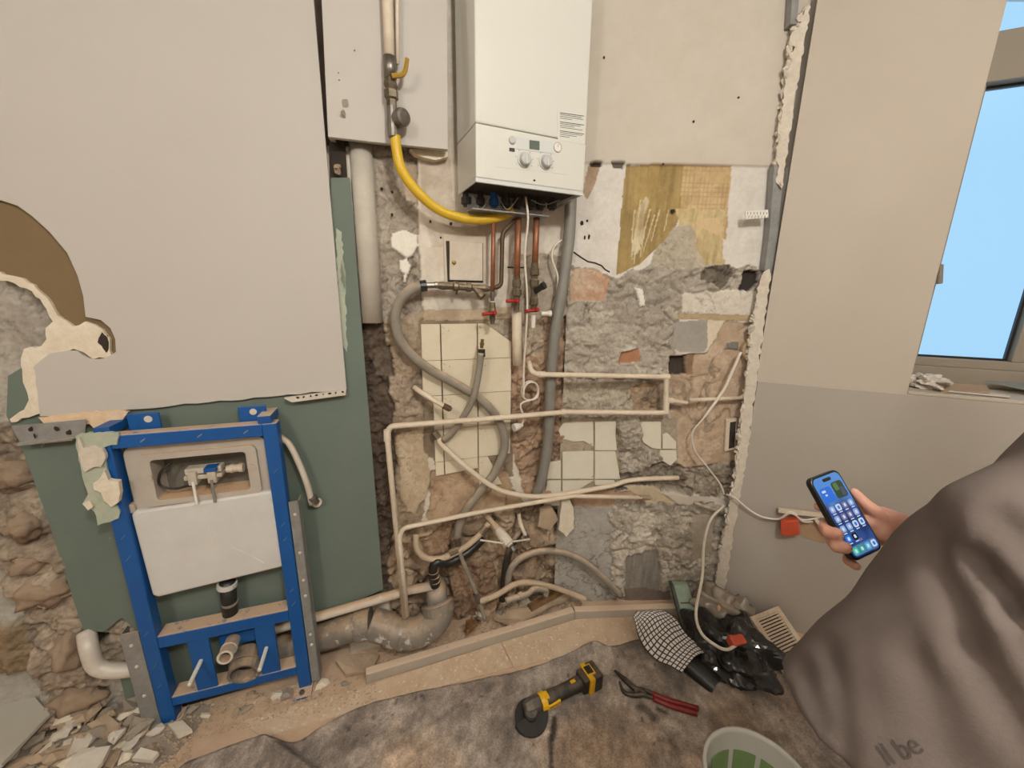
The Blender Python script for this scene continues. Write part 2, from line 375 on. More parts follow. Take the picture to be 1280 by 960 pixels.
    P = np.array(pl.p)[None, None]+U[..., None]*np.array(pl.d)+Hs[..., None]*np.array(pl.n); P[..., 2] = Zz
    g = G(); idx = np.arange(nu*nz).reshape(nz, nu)
    F = np.stack([idx[:-1, :-1], idx[:-1, 1:], idx[1:, 1:], idx[1:, :-1]], -1).reshape(-1, 4)
    me = bpy.data.meshes.new(name); me.from_pydata(P.reshape(-1, 3).tolist(), [], F.tolist()); me.update()
    me.materials.append(mat or m_masonry); color_attr(me, np.concatenate([C.reshape(-1, 3), FA.reshape(-1, 1)], 1))
    me.polygons.foreach_set('use_smooth', [True]*len(me.polygons))
    o = bpy.data.objects.new(name, me); COL.objects.link(o); WL[o] = Vector((0, 0, 0)); return struct(o)

# ================================================================== THE SETTING
def sbox(name, mat, x0, x1, y0, y1, z0, z1): return struct(mesh(name, G().box((x0, y0, z0), (x1-x0, 0, 0), (0, y1-y0, 0), (0, 0, z1-z0)), mat))
floor = sbox('floor', m_floor, -3.0, 2.6, -2.7, 2.3, -.08, 0)
sbox('ceiling', m_styro, -3.0, 2.6, -2.7, 2.3, 3.0, 3.08)
sbox('wall_rear', m_wallpaint, -3.0, 2.6, -2.78, -2.7, 0, 3.0)
sbox('wall_far_left', m_wallpaint, -2.98, -2.9, -2.7, .9, 0, 3.0)
sbox('wall_far_right', m_wallpaint, 2.5, 2.58, -2.7, 1.2, 0, 3.0)
# rough wall left of the kink (behind boiler)
CREAM = (216, 208, 196); GREYM = (170, 159, 145); GREYM2 = (126, 114, 101); BRN = (172, 146, 120); BRN2 = (132, 108, 88)
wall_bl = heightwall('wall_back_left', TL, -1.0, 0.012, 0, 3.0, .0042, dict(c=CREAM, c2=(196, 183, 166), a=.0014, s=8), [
    dict(p=[(525, 190), (562, 188), (566, 250), (620, 268), (620, 300), (540, 310), (526, 260)], c=(208, 198, 184), c2=(176, 160, 142), a=.0015, jit=.004),
    dict(p=[(462, 150), (520, 150), (524, 300), (529, 402), (468, 402)], h=-.012, c=GREYM, c2=(136, 124, 110), a=.009, cr=.008, s=20, jit=.006),
    dict(p=[(372, -120), (416, -120), (438, 180), (396, 180)], h=-.09, c=(84, 74, 64), c2=(66, 58, 50), a=.004, jit=.003),  # gap beside the boxing, its deep shade put into the dark colour
    dict(p=[(500, 205), (521, 205), (523, 255), (508, 250)], h=-.006, c=(150, 128, 110), c2=(182, 164, 146), a=.005, jit=.004),
    dict(p=[(490, 292), (505, 287), (521, 293), (523, 307), (515, 321), (508, 324), (500, 317), (489, 309)], h=.001, c=(226, 220, 208), a=.0006, jit=.003),
    dict(p=[(499, 325), (509, 324), (514, 333), (511, 342), (503, 341), (499, 333)], h=.001, c=(228, 222, 212), a=.0006, jit=.002),
    dict(p=[(506, 341), (510, 341), (507, 353), (504, 352)], h=.0, c=(222, 214, 204), a=.0006, jit=.001),
    dict(p=[(478, 400), (532, 388), (545, 480), (534, 600), (522, 700), (490, 700)], h=-.004, c=(178, 160, 138), c2=(142, 124, 104), a=.006, cr=.007, s=18),
    dict(p=[(485, 470), (530, 470), (533, 520), (486, 522)], h=-.002, c=(168, 150, 130), c2=(128, 112, 96), a=.008, cr=.01, s=26),
    dict(p=[(495, 545), (535, 530), (537, 610), (520, 640), (500, 640)], h=.002, c=(196, 180, 154), c2=(176, 156, 130), a=.002, cr=.004),
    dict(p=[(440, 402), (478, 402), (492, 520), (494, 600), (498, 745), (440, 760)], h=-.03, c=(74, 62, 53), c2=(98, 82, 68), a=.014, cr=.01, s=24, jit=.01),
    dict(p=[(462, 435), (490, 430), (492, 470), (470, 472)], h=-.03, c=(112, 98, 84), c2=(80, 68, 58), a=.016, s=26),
    dict(p=[(525, 397), (641, 391), (643, 598), (560, 612), (528, 560)], h=-.006, c=(140, 124, 104), c2=(110, 96, 80), a=.002, cr=.004),
    dict(p=[(608, 402), (632, 400), (636, 424), (618, 426)], h=-.012, c=(182, 170, 152), c2=(120, 108, 96), a=.006, cr=.01),
    dict(p=[(545, 368), (600, 366), (628, 372), (620, 392), (545, 390)], h=.0, c=(200, 192, 180), c2=(176, 166, 152), a=.001, jit=.02),
    dict(p=[(529, 388), (640, 384), (640, 398), (530, 402)], h=-.002, c=(188, 170, 144), c2=(150, 132, 110), a=.003, jit=.006),
    dict(p=[(638, 395), (722, 390), (717, 520), (712, 620), (655, 622), (642, 560)], h=-.016, c=(180, 152, 128), c2=(146, 120, 98), a=.006, cr=.008, s=16, cs=7, tr=.004, vc=10, vh=.014),
    dict(p=[(650, 392), (682, 392), (680, 440), (652, 445)], h=-.01, c=(176, 160, 140), c2=(146, 130, 112), a=.007, cr=.012, s=16),
    dict(p=[(640, 318), (724, 318), (720, 395), (640, 395)], h=-.003, c=(184, 172, 156), c2=(140, 128, 114), a=.004, cr=.008),
    dict(p=[(540, 590), (628, 578), (640, 606), (655, 630), (600, 664), (536, 662), (536, 620)], h=-.012, c=(190, 165, 138), c2=(164, 137, 111), a=.002, cr=.004, cs=5),
    dict(p=[(490, 668), (540, 655), (620, 640), (722, 615), (722, 800), (490, 800)], h=-.05, c=(182, 160, 136), c2=(146, 124, 103), a=.007, cr=.008, s=9, cs=6, jit=.02, tr=.003, vc=5.5, vh=.045),
    dict(p=[(525, 672), (565, 660), (563, 695), (530, 700)], h=-.03, c=(172, 142, 114), c2=(150, 122, 98), a=.008, cr=.008),
    dict(p=[(560, 715), (620, 700), (625, 760), (570, 775)], h=-.02, c=(160, 132, 106), c2=(128, 102, 82), a=.012, cr=.01),
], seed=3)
wall_b = heightwall('wall_back', TB, -.012, 1.02, 0, 3.0, .0042, dict(c=(195, 186, 174), c2=(189, 179, 166), h=.008, a=.0004, s=4, f=.04), [
    dict(p=[(690, 204), (984, 209), (984, 420), (690, 420)], h=0, c=(214, 208, 200), c2=(200, 193, 186), a=.001, jit=.004),
    dict(p=[(736, 206), (752, 204), (745, 226), (734, 250), (728, 240)], h=-.004, c=(186, 164, 140), c2=(150, 126, 104), a=.003, jit=.004),
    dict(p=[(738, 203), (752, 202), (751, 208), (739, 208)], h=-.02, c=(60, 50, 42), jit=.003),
    dict(p=[(764, 203), (781, 203), (778, 211), (768, 210)], h=-.015, c=(96, 90, 80), jit=.003),
    dict(p=[(783, 206), (858, 206), (850, 272), (842, 292), (800, 330), (770, 345), (776, 270)], h=-.006, c=(160, 137, 90), c2=(140, 118, 74), a=.002, st=1, jit=.006),
    dict(p=[(798, 260), (806, 246), (810, 252), (806, 290), (796, 316), (789, 318)], h=-.004, c=(198, 184, 156), c2=(164, 140, 92), a=.003, st=1, jit=.01),
    *[dict(p=[(x, y), (x+2.0, y), (x-dx+1, y+L_s), (x-dx, y+L_s)], h=-.003, c=(206, 192, 162), c2=(186, 168, 126), a=.001, jit=.002) for x, y, dx, L_s in ((793, 262, 3, 30), (800, 250, 8, 60), (812, 262, 12, 50), (818, 268, 14, 46), (806, 285, 6, 36), (790, 285, 0, 40), (824, 262, 10, 40), (835, 262, 4, 26), (796, 300, 4, 30))],
    dict(p=[(856, 206), (914, 208), (908, 300), (850, 262)], h=-.004, c=(200, 174, 132), c2=(172, 144, 102), a=.002, grid=.016, jit=.006),
    dict(p=[(846, 262), (906, 262), (904, 332), (845, 335)], h=-.003, c=(190, 172, 130), c2=(168, 148, 108), a=.003, st=1, jit=.012),
    dict(p=[(868, 276), (902, 268), (903, 294), (870, 284)], h=-.002, c=(204, 178, 138), c2=(190, 166, 130), a=.002),
    dict(p=[(806, 345), (818, 318), (842, 285), (862, 278), (872, 305), (880, 330), (860, 345)], h=.002, c=(166, 156, 140), c2=(182, 170, 150), a=.004, cr=.003),
    dict(p=[(690, 340), (720, 330), (770, 348), (812, 330), (850, 338), (880, 332), (950, 333), (948, 362), (860, 372), (850, 400), (842, 440), (835, 475), (690, 480)], h=.006, c=(180, 171, 158), c2=(158, 148, 135), a=.006, cr=.006, s=14, cs=7, jit=.016, tr=.003, vc=9.5, vh=.012),
    dict(p=[(712, 336), (735, 336), (764, 346), (757, 374), (712, 376)], h=-.004, c=(178, 142, 116), c2=(192, 170, 148), a=.004, cr=.006, jit=.008),
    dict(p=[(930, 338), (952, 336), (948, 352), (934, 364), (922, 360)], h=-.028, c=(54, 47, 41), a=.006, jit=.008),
    dict(p=[(876, 333), (912, 330), (916, 344), (900, 362), (874, 350)], h=-.004, c=(128, 118, 104), c2=(96, 86, 76), a=.012, cr=.018, s=24),
    dict(p=[(793, 360), (803, 362), (806, 382), (799, 384)], h=.014, c=(222, 216, 206), a=.002, jit=.004),
    dict(p=[(854, 368), (905, 362), (946, 364), (944, 395), (848, 393)], h=.006, c=(214, 208, 198), c2=(196, 184, 168), a=.002, cr=.002),
    dict(p=[(846, 391), (944, 394), (943, 402), (846, 399)], h=.002, c=(190, 168, 134), c2=(160, 140, 112), a=.003, jit=.004),
    dict(p=[(842, 402), (884, 399), (884, 432), (878, 440), (848, 440), (840, 432)], h=.004, c=(158, 152, 143), c2=(150, 143, 134), a=.001, jit=.003),
    dict(p=[(884, 399), (908, 402), (884, 437)], h=.002, c=(212, 202, 184), c2=(200, 186, 164), a=.001, jit=.003),
    dict(p=[(836, 446), (884, 440), (908, 402), (948, 402), (936, 520), (926, 575), (905, 604), (850, 592), (836, 530)], h=-.006, c=(194, 172, 149), c2=(168, 145, 122), a=.002, cr=.004, cs=4, jit=.008),
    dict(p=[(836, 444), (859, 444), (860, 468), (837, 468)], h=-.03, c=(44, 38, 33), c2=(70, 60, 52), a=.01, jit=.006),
    dict(p=[(855, 444), (868, 442), (866, 470), (858, 470)], h=-.01, c=(120, 94, 74), c2=(150, 122, 98), a=.004, jit=.008),
    dict(p=[(908, 428), (922, 427), (923, 437), (907, 436)], h=.004, c=(118, 114, 110), a=.003, jit=.004),
    dict(p=[(690, 470), (836, 474), (836, 526), (690, 528)], h=.0, c=(182, 171, 155), c2=(156, 144, 128), a=.006, cr=.006, s=13, cs=8, tr=.003, vc=10, vh=.010),
    dict(p=[(788, 482), (822, 478), (826, 512), (792, 514)], h=-.016, c=(170, 146, 118), c2=(112, 100, 88), a=.012, cr=.01, s=22),
    dict(p=[(776, 440), (798, 436), (800, 452), (772, 455)], h=-.006, c=(168, 120, 88), c2=(150, 110, 84), a=.004, jit=.006),
    dict(p=[(688, 524), (774, 520), (776, 640), (682, 640)], h=-.006, c=(176, 162, 140), c2=(150, 136, 116), a=.003, cr=.004),
    dict(p=[(798, 522), (848, 522), (848, 582), (798, 582)], h=-.006, c=(170, 158, 140), c2=(146, 134, 116), a=.003, cr=.004),
    dict(p=[(771, 522), (799, 520), (800, 556), (828, 572), (832, 590), (776, 600)], h=.01, c=(176, 166, 152), c2=(142, 132, 119), a=.014, cr=.012, s=30, cs=14),
    dict(p=[(768, 592), (838, 576), (856, 586), (925, 575), (925, 622), (768, 612)], h=-.02, c=(118, 107, 95), c2=(160, 148, 132), a=.02, cr=.014, s=22),
    dict(p=[(715, 618), (800, 612), (815, 628), (800, 634), (715, 634)], h=-.004, c=(182, 152, 126), c2=(164, 134, 110), a=.004),
    dict(p=[(686, 634), (775, 632), (768, 700), (764, 790), (680, 790)], h=-.004, c=(174, 169, 161), c2=(158, 152, 144), a=.001, cr=.002, f=.35),
    dict(p=[(778, 606), (818, 608), (850, 632), (856, 635), (816, 634)], h=.0, c=(198, 182, 156), c2=(180, 162, 136), a=.002, jit=.004),
    dict(p=[(764, 628), (925, 630), (925, 790), (762, 790)], h=.004, c=(188, 178, 164), c2=(156, 146, 132), a=.012, cr=.012, s=14, cs=9, jit=.02, tr=.004, vc=8, vh=.012),
    dict(p=[(782, 692), (822, 688), (830, 760), (780, 765)], h=-.006, c=(146, 139, 130), c2=(132, 125, 116), a=.004, st=1),
    dict(p=[(780, 735), (838, 738), (838, 770), (780, 770)], h=-.004, c=(126, 110, 98), c2=(110, 96, 86), a=.004),
    dict(p=[(866, 638), (893, 640), (888, 690), (862, 700)], h=.008, c=(176, 166, 152), c2=(160, 150, 136), a=.003),
], seed=11)
# wall tiles: whole ones on a 150 mm grid, broken ones cut to their outline
def clip_tile(pl, u, z, s, cut):   # tile square clipped by half-planes given as px line pairs
    poly = [(u, z), (u+s, z), (u+s, z+s), (u, z+s)]
    for (a, b) in cut:
        A = pl.uz(*a); B = pl.uz(*b); out = []
        f = lambda p: (B[0]-A[0])*(p[1]-A[1])-(B[1]-A[1])*(p[0]-A[0])
        for i in range(len(poly)):
            p, q = poly[i], poly[(i+1) % len(poly)]; fp, fq = f(p), f(q)
            if fp >= 0: out.append(p)
            if fp*fq < 0: t = fp/(fp-fq); out.append((p[0]+(q[0]-p[0])*t, p[1]+(q[1]-p[1])*t))
        poly = out
        if len(poly) < 3: return None
    return poly
def tile(pl, poly, wall, mat, off=.003, thick=.009):
    j = rnd.uniform(-.0012, .0012)
    return mesh('tile', G().prism([pl.L(u, off+j, z) for u, z in poly], -pl.n*thick), mat, wall, bevel=.0012)
gap = .0032
S = .1475
u0, z0 = -.409, 1.307
mid = TL.uz(600, 490)
def keep_side(uu, zz, a, b):        # of the two pieces of a cut tile keep the one nearer the middle of the tiled field
    def dd(q):
        if not q: return 9
        return math.hypot(sum(v[0] for v in q)/len(q)-mid[0], sum(v[1] for v in q)/len(q)-mid[1])
    c = [clip_tile(TL, uu, zz, S-gap, [e]) for e in ((a, b), (b, a))]
    return (a, b) if dd(c[0]) < dd(c[1]) else (b, a)
for i in range(-2, 1):
    for k in range(-3, 2):
        uu = u0+i*.1495+gap/2; zz = z0+k*.1465-.1465+gap/2; cut = []
        if i == -2: cut.append(((526, 400), (532, 610)))
        if i == -2 and k <= -1: cut.append(((541, 480), (545, 600)))
        if k == 1 and i == 0: cut.append(((640, 428), (606, 404)))
        if k == 1: cut.append(((660, 398), (500, 404)))
        if k == -3 and i == 0: cut.append(((612, 575), (645, 640)))
        if k == -3 and i < 0: cut.append(((540, 596), (640, 576)))
        keep = clip_tile(TL, uu, zz, S-gap, [keep_side(uu, zz, a, b) for a, b in cut])
        if keep: tile(TL, keep, wall_bl, m_tile)
def pxtile(pl, px, wall, mat, off=.003, thick=.009): tile(pl, [pl.uz(x, y) for x, y in px], wall, mat, off, thick)
for q in [[(703, 565), (741.5, 564), (741.5, 598.5), (703, 598.5)], [(743.5, 564), (769, 564), (775, 598.5), (743.5, 598.5)],
          [(743.5, 527), (770, 526), (769, 545), (771, 562.5), (743.5, 562.5)], [(698, 538), (704, 529), (720, 527), (741.5, 527), (741.5, 558), (730, 551), (716, 552), (702, 548)],
          [(684, 600.5), (701, 600.5), (701, 632), (680, 632)], [(703, 600.5), (741.5, 600.5), (732, 606), (720, 614), (703, 618)], [(743.5, 600.5), (768, 600.5), (770, 607), (744, 606)],
          [(800, 527), (826, 527), (826, 561), (815, 560), (804, 553), (800, 545)], [(828, 543), (834, 541), (845, 552), (845, 561), (828, 561)], [(825, 563), (845, 563), (846, 574), (838, 582), (825, 574)],
          [(684, 578), (701, 576), (701, 598.5), (684, 598.5)]]:
    pxtile(TB, q, wall_b, m_tile2)
# loose broken plaster flake between the tiles
# masonry at the far left
wall_l = heightwall('wall_left', TL, -3.1, -1.66, 0, 3.0, .0055, dict(c=(174, 167, 157), c2=(146, 137, 126), h=-.012, a=.006, cr=.008, s=8), [
    dict(p=[(-200, 640), (2, 640), (60, 960), (-200, 1100)], h=-.05, c=(176, 171, 161), c2=(160, 154, 144), a=.004, jit=.004),
    dict(p=[(-200, 800), (60, 780), (70, 838), (-200, 860)], h=-.0, c=(150, 130, 102), c2=(118, 102, 80), a=.01, cr=.01),
    dict(p=[(-200, 530), (18, 528), (40, 600), (96, 720), (118, 800), (140, 870), (150, 940), (66, 930), (58, 880), (34, 800), (4, 700), (-10, 640), (-200, 600)], h=.008, c=(176, 160, 141), c2=(134, 118, 102), a=.012, cr=.012, s=7, cs=5, tr=.008, ts=4.5, vc=6, vh=.03),
    dict(p=[(112, 780), (180, 775), (200, 800), (196, 835), (120, 850)], h=.0, c=(170, 156, 138), c2=(130, 114, 98), a=.02, s=20, tr=.01),
    dict(p=[(104, 786), (122, 784), (132, 800), (116, 812)], h=-.04, c=(60, 50, 42), a=.008),
], seed=21, mat=m_masonry)
struct(mesh('wall_left_backing', G().pbox(TL, -1.78, -.9, -.06, -.035, 0, 3.0).pbox(TL, -1.0, .1, -.16, -.13, 0, 3.0).pbox(TB, -.1, 1.02, -.16, -.13, 0, 3.0), m_rub2))
# stones that stick out of the old masonry jamb
for k, (x, y, rx, rz) in enumerate([(20, 590, .075, .055), (30, 655, .085, .05), (62, 735, .09, .06), (88, 810, .075, .07), (98, 872, .085, .05), (42, 700, .06, .04)]):
    p = TL.at(x, y, .004)
    mesh('stone', G().blob(p, (rx*.9, .04, rz*.9), .35, k+1, 3, 2.2), m_stone, wall_l, smooth=True)
# boards on the left wall
def sheet(name, px, off, thick, mat, rough=None, seed=1, parent=None): return plate(name, px, TL, off, thick, mat, parent, rough, seed)
gb = struct(sheet('wall_green_board', [(8, 520), (22, 545), (60, 650), (104, 788), (130, 790), (152, 772), (172, 790), (192, 796), (196, 838), (150, 846), (158, 880), (250, 878), (332, 856), (334, 788), (395, 772), (479, 737), (458, 480), (437, 222), (413, 222), (420, 400), (200, 420), (60, 440), (10, 470)], .02, .0125, m_green))
for kk_, pp_ in enumerate(([(420, 285), (427, 290), (430, 330), (433, 400), (434, 440), (428, 430), (424, 380), (421, 330)], [(426, 322), (432, 340), (431, 362), (425, 350)])): plate('torn_paper', pp_, TL, .0212, .001, m_greenpaper, gb, (5, 1.2), 40+kk_)
wb_px = [(-420, -80), (386, -80), (392, 0), (433, 487)]+rough_outline([(433, 487), (260, 503), (160, 512), (52, 522)], 14, 1.2, 3, False)+rough_outline([(50, 520), (47, 490), (42, 458), (62, 442), (96, 438), (112, 448), (139, 449)], 9, 1.2, 4, False)+[(145, 440), (144, 424), (138, 410), (126, 400), (107, 396), (104, 370), (97, 345), (84, 316), (62, 290), (40, 270), (22, 257), (0, 250), (-60, 244), (-420, 240)]
wb = struct(sheet('wall_white_board', wb_px, .035, .0125, m_board))
struct(sheet('wall_brown_board', [(-420, 225), (10, 235), (60, 255), (118, 340), (150, 395), (156, 455), (120, 460), (100, 452), (88, 405), (75, 392), (55, 366), (30, 350), (-5, 342), (-420, 330)], .0225, .006, m_brown))
# torn paper edge of the brown board
torn = (lambda o, *a: o)(sheet('torn_edge', rough_outline([(-8, 338), (20, 346), (42, 356), (64, 380), (72, 395), (84, 402), (92, 408), (106, 402), (118, 406), (128, 412), (137, 424), (139, 446), (116, 449), (104, 440), (92, 436), (60, 446), (46, 458), (48, 490), (52, 516), (36, 522), (14, 528), (12, 524), (30, 512), (36, 500), (28, 470), (26, 448), (30, 436), (52, 432), (58, 424), (57, 410), (66, 402), (58, 386), (40, 364), (18, 354), (-8, 350)], 7, 1.6, 9), .033, .02, m_gyps, parent=wb), None)
mesh('hole', G().blob(TL.at(130, 428, .033), (.012, .004, .028), .4, 5, 2), m_shade_timber, torn)
# right-hand smooth wall with the window recess
g = G().pbox(RW, 0, .511, -.03, 0, 1.209, 3.0); g.pbox(RW, .2, .511, -.30, -.03, 1.209, 3.0); g.pbox(RW, .511, 1.42, -.30, 0, 2.86, 3.0); g.pbox(RW, 1.42, 1.75, -.30, 0, 0, 3.0)
wr = struct(mesh('wall_right', g, m_wallpaint))
struct(mesh('wall_right_parapet', G().pbox(RW, .005, 1.42, -.03, .004, 0, 1.209).pbox(RW, .2, 1.42, -.30, -.03, 0, 1.209), m_wallpaint2, bevel=.003))
struct(mesh('wall_corner_behind', G().box((1.16, 1.80, 0), (.05, 0, 0), (0, .3, 0), (0, 0, 3)), m_rub2))
struct(mesh('trim_sill', G().pbox(RW, .511, 1.42, -.24, .004, 1.2095, 1.222), m_wallpaint, bevel=.002))
# window
win = struct(thing('window_1', 'tall window with pale blue glass in beige frame', 'window', RW.L(.95, -.23, 1.222)))
del win['label']; del win['category']
zb, zt0, zt1, ztop = 1.30, 2.34, 2.50, 2.86
fr = G().pbox(RW, .511, 1.42, -.28, -.20, 1.222, zb).pbox(RW, .511, 1.42, -.28, -.19, zt0, zt1).pbox(RW, .511, 1.42, -.28, -.20, ztop-.05, ztop).pbox(RW, .511, .56, -.28, -.20, zb, ztop).pbox(RW, 1.37, 1.42, -.28, -.20, zb, ztop)
mesh('window_frame', fr, m_alu, win, bevel=.004)
su = RW.uz(1266, 441, -.215)[0]
mesh('window_sash', G().pbox(RW, .56, 1.37, -.26, -.205, zb, zb+.035).pbox(RW, .56, .6, -.26, -.205, zb+.035, zt0).pbox(RW, su, su+.05, -.26, -.205, zb+.035, zt0).pbox(RW, su+.05, 1.37, -.26, -.205, zt0-.035, zt0), m_alu, win, bevel=.003)
mesh('window_seal', G().pbox(RW, .6, su, -.245, -.232, zb+.035, zb+.043).pbox(RW, su-.008, su, -.245, -.232, zb+.043, zt0-.01).pbox(RW, .6, su, -.245, -.232, zt0-.01, zt0), m_black, win)
mesh('pane', G().pbox(RW, .6, su, -.24, -.235, zb+.035, zt0), m_glass, win)
mesh('pane', G().pbox(RW, su+.05, 1.37, -.24, -.235, zb+.035, zt0-.035), m_glass, win)
mesh('pane', G().pbox(RW, .56, 1.37, -.24, -.235, zt1, ztop-.05), m_glass, win)
hp = RW.at(1172, 332, -.18)
mesh('window_handle', G().tube([hp, hp+Vector((-.01, -.02, .0)), hp+Vector((.005, -.02, -.07))], .009), m_alu, win)

# ================================================================== BOILER
BP = Plane(TL.at(662, 238, .225)[:2], 24)
bu0, bu1 = BP.uz(595, 232)[0], BP.uz(729, 244)[0]
BZ, BS, BT = 1.92, 2.085, 2.66; BW0, BW1 = -.205, 0
boiler = thing('gas_boiler', 'white wall hung gas boiler with two grey knobs and small display', 'boiler', BP.L((bu0+bu1)/2, -.1, BZ))
mesh('casing', G().pbox(BP, bu0, bu1, BW0, BW1, BS+.002, BT), m_boiler, boiler, bevel=.005)
g = G(); fr = [BP.L(bu0, BW1+.001, BS), BP.L(bu1, BW1+.001, BS), BP.L(bu1, BW1+.001, BZ), BP.L(bu0, BW1+.001, BZ)]
panel = mesh('control_panel', G().pbox(BP, bu0, bu1, BW0, BW1+.001, BZ+.012, BS), m_panel, boiler, bevel=.004)
mesh('panel_lip', G().pbox(BP, bu0+.004, bu1-.004, BW1-.012, BW1-.002, BZ, BZ+.013).pbox(BP, bu0, bu0+.004, BW0, BW1-.002, BZ, BZ+.013).pbox(BP, bu1-.004, bu1, BW0, BW1-.002, BZ, BZ+.013), m_panel2, boiler)
mesh('underside', G().pbox(BP, bu0+.006, bu1-.006, BW0, BW1-.014, BZ+.01, BZ+.014), m_shade_timber, boiler)
def bf(px, py, o=0): return BP.at(px, py, BW1+.001+o)
def bplate(name, px, mat, par, th=.0015): return mesh(name, G().prism([bf(x, y, th) for x, y in px], -BP.n*th), mat, par)
def roundbox(x0, y0, x1, y1, sl=.135): return [(x0, y0), (x1, y0+(x1-x0)*sl), (x1, y1+(x1-x0)*sl), (x0, y1)]
bplate('inlay', roundbox(646, 171, 691, 186, .13), m_panel2, boiler)
dp = bplate('display', roundbox(662, 175, 674.5, 186, .12), m_lcd, boiler, .003)
for (x, y) in ((655, 200), (681.5, 202.5)):
    c = bf(x, y); kn = mesh('knob', G().lathe(c, BP.n, [(0, .024), (.004, .0235), (.005, .020), (.018, .018), (.02, .016)], 28), m_knob, boiler, smooth=False)
    mesh('pointer', G().box(c+BP.n*.02-BP.d*.002-Vector((0, 0, .015)), BP.d*.004, BP.n*.003, (0, 0, .03)), m_panel2, kn)
    for a in range(7):
        an = R(-210+a*40); q = c+BP.d*math.cos(an)*.031-Vector((0, 0, math.sin(an)*.031)); mesh('dial_mark', G().box(q, BP.d*.002, BP.n*.0008, (0, 0, .002)), m_ink, panel)
gq = mesh('pressure_gauge', G().lathe(bf(697, 184), BP.n, [(0, .0165), (.003, .016), (.0035, .013)], 24), m_knob, boiler); mesh('gauge_face', G().lathe(bf(697, 184, .0036), BP.n, [(0, .0125), (.0006, .0125)], 24), m_white, gq)
mesh('needle', G().box(bf(697, 184, .0045), BP.d*.001, BP.n*.0005, (.002, 0, .01)), m_ink, gq)
mesh('button', G().lathe(bf(640, 175.5), BP.n, [(0, .012), (.004, .0115), (.006, .009)], 20), m_knob, boiler)
bplate('switch', roundbox(637, 184.5, 643.5, 188.5), m_ink, boiler, .003)
mesh('catch', G().blob(bf(668, 225.5), (.006, .004, .003), .1, 1, 2), m_ink, boiler)
bplate('panel_groove', [(619, 207.5), (709, 217.5), (709, 218.3), (619, 208.3)], m_panel2, boiler, .0006)
lb = bplate('instruction_label', [(696.5, 138), (731.5, 143), (731, 180.5), (697, 175)], m_panel, boiler, .0004)
for r, ln in enumerate((1, .9, .97, .5, .0, 1, .85, .6, .95, .0, 1, .93, .7, .4)):
    if ln == 0: continue
    y = 140.5+r*2.25; th = .55 if r in (0, 5, 10) else .38
    mesh('print_line', G().prism([bf(x, yy, .0008) for x, yy in ((700, y), (700+30*ln, y+4.2*ln), (700+30*ln, y+4.2*ln+th*1.6), (700, y+th*1.6))], -BP.n*.0003), m_ink, lb)
# connections under the casing
br = mesh('connection_bracket', G().pbox(BP, bu0+.02, bu1-.08, -.16, -.156, BZ-.06, BZ-.0).pbox(BP, bu0+.02, bu1-.08, -.16, -.1, BZ-.062, BZ-.058), m_zinc, boiler)
for px in (583, 600, 617, 632, 647, 662, 676, 690):
    p = TL.at(px, 249+(px-583)*.05, .075); mesh('pipe_union', G().lathe(p+Vector((0, 0, .035)), (0, 0, -1), [(0, .014), (.03, .014), (.03, .019), (.052, .019), (.055, .012), (.06, .012)], 10), m_blackd if px != 617 else m_bluep, boiler)
for k, (a, b, c) in enumerate([((590, 244), (600, 262), (613, 246)), ((622, 244), (634, 262), (648, 247)), ((664, 250), (680, 256), (700, 250))]):
    mesh('wire', G().tube(catmull([TL.at(*a, .12), TL.at(*b, .12), TL.at(*c, .12)]), .002, 6), m_grey, boiler, smooth=True)
mesh('bracket_arm', G().tube([TL.at(690, 262, .06), TL.at(716, 250, .07)], .005, 8), m_grey, boiler)

def rod(px0, px1, off, off1=None): return [W(px0[0], px0[1], off), W(px1[0], px1[1], off if off1 is None else off1)]
# ------------------------------------------------------------------ copper connections
def fitting(par, name, c, d, prof, mat, seg=6): return mesh(name, G().lathe(c, d, prof, seg), mat, par)
DN = Vector((0, 0, -1))
def lever(par, c, tip, mat=None):
    l = mesh('lever', G().tube([c, c+(tip-c)*.35+TL.n*.008, tip+TL.n*.01], [.006, .0055, .0065], 8), mat or m_red, par, smooth=True)
    mesh('lever_hub', G().lathe(c-TL.n*.012, TL.n, [(0, .008), (.02, .009), (.024, .006)], 10), mat or m_red, par); return l
cp1 = thing('copper_pipe', 'copper pipe with ball valve, hanging below blue boiler union', 'pipe', TL.at(615, 398, .075))
p0, p1 = TL.at(617, 268, .075), TL.at(615.5, 368, .075)
mesh('tube', G().tube([p0, p1], .0085), m_copper, cp1, smooth=True)
fitting(cp1, 'nut', p1+Vector((0, 0, .01)), DN, [(0, .012), (.018, .012), (.018, .009), (.035, .009)], m_steel)
vb = p1+Vector((0, 0, -.03)); fitting(cp1, 'valve_body', vb, DN, [(0, .011), (.02, .013), (.035, .016), (.05, .013), (.07, .011), (.075, .009), (.085, .009)], m_dsteel, 10)
lever(cp1, TL.at(618, 391, .1), TL.at(602, 393, .1))
cp2 = thing('copper_pipe', 'bent dark copper pipe running into strainer valve on plaster', 'pipe', TL.at(590, 362, .06))
mesh('tube', G().tube(rounded([TL.at(644, 275, .075), TL.at(628, 291, .075), TL.at(626.5, 358, .07), TL.at(610, 361, .06)], .02), .0085), m_copperd, cp2, smooth=True)
a, b = TL.at(612, 361, .06), TL.at(546, 356.5, .06); d = (b-a).normalized(); Lh = (b-a).length
fitting(cp2, 'strainer_body', a, d, [(0, .011), (.02, .014), (.03, .012), (.07, .013), (.075, .017), (.09, .017), (.09, .013), (.12, .014), (.125, .018), (.14, .018), (.145, .012), (.18, .016), (.2, .012), (Lh, .012)], m_dsteel, 12)
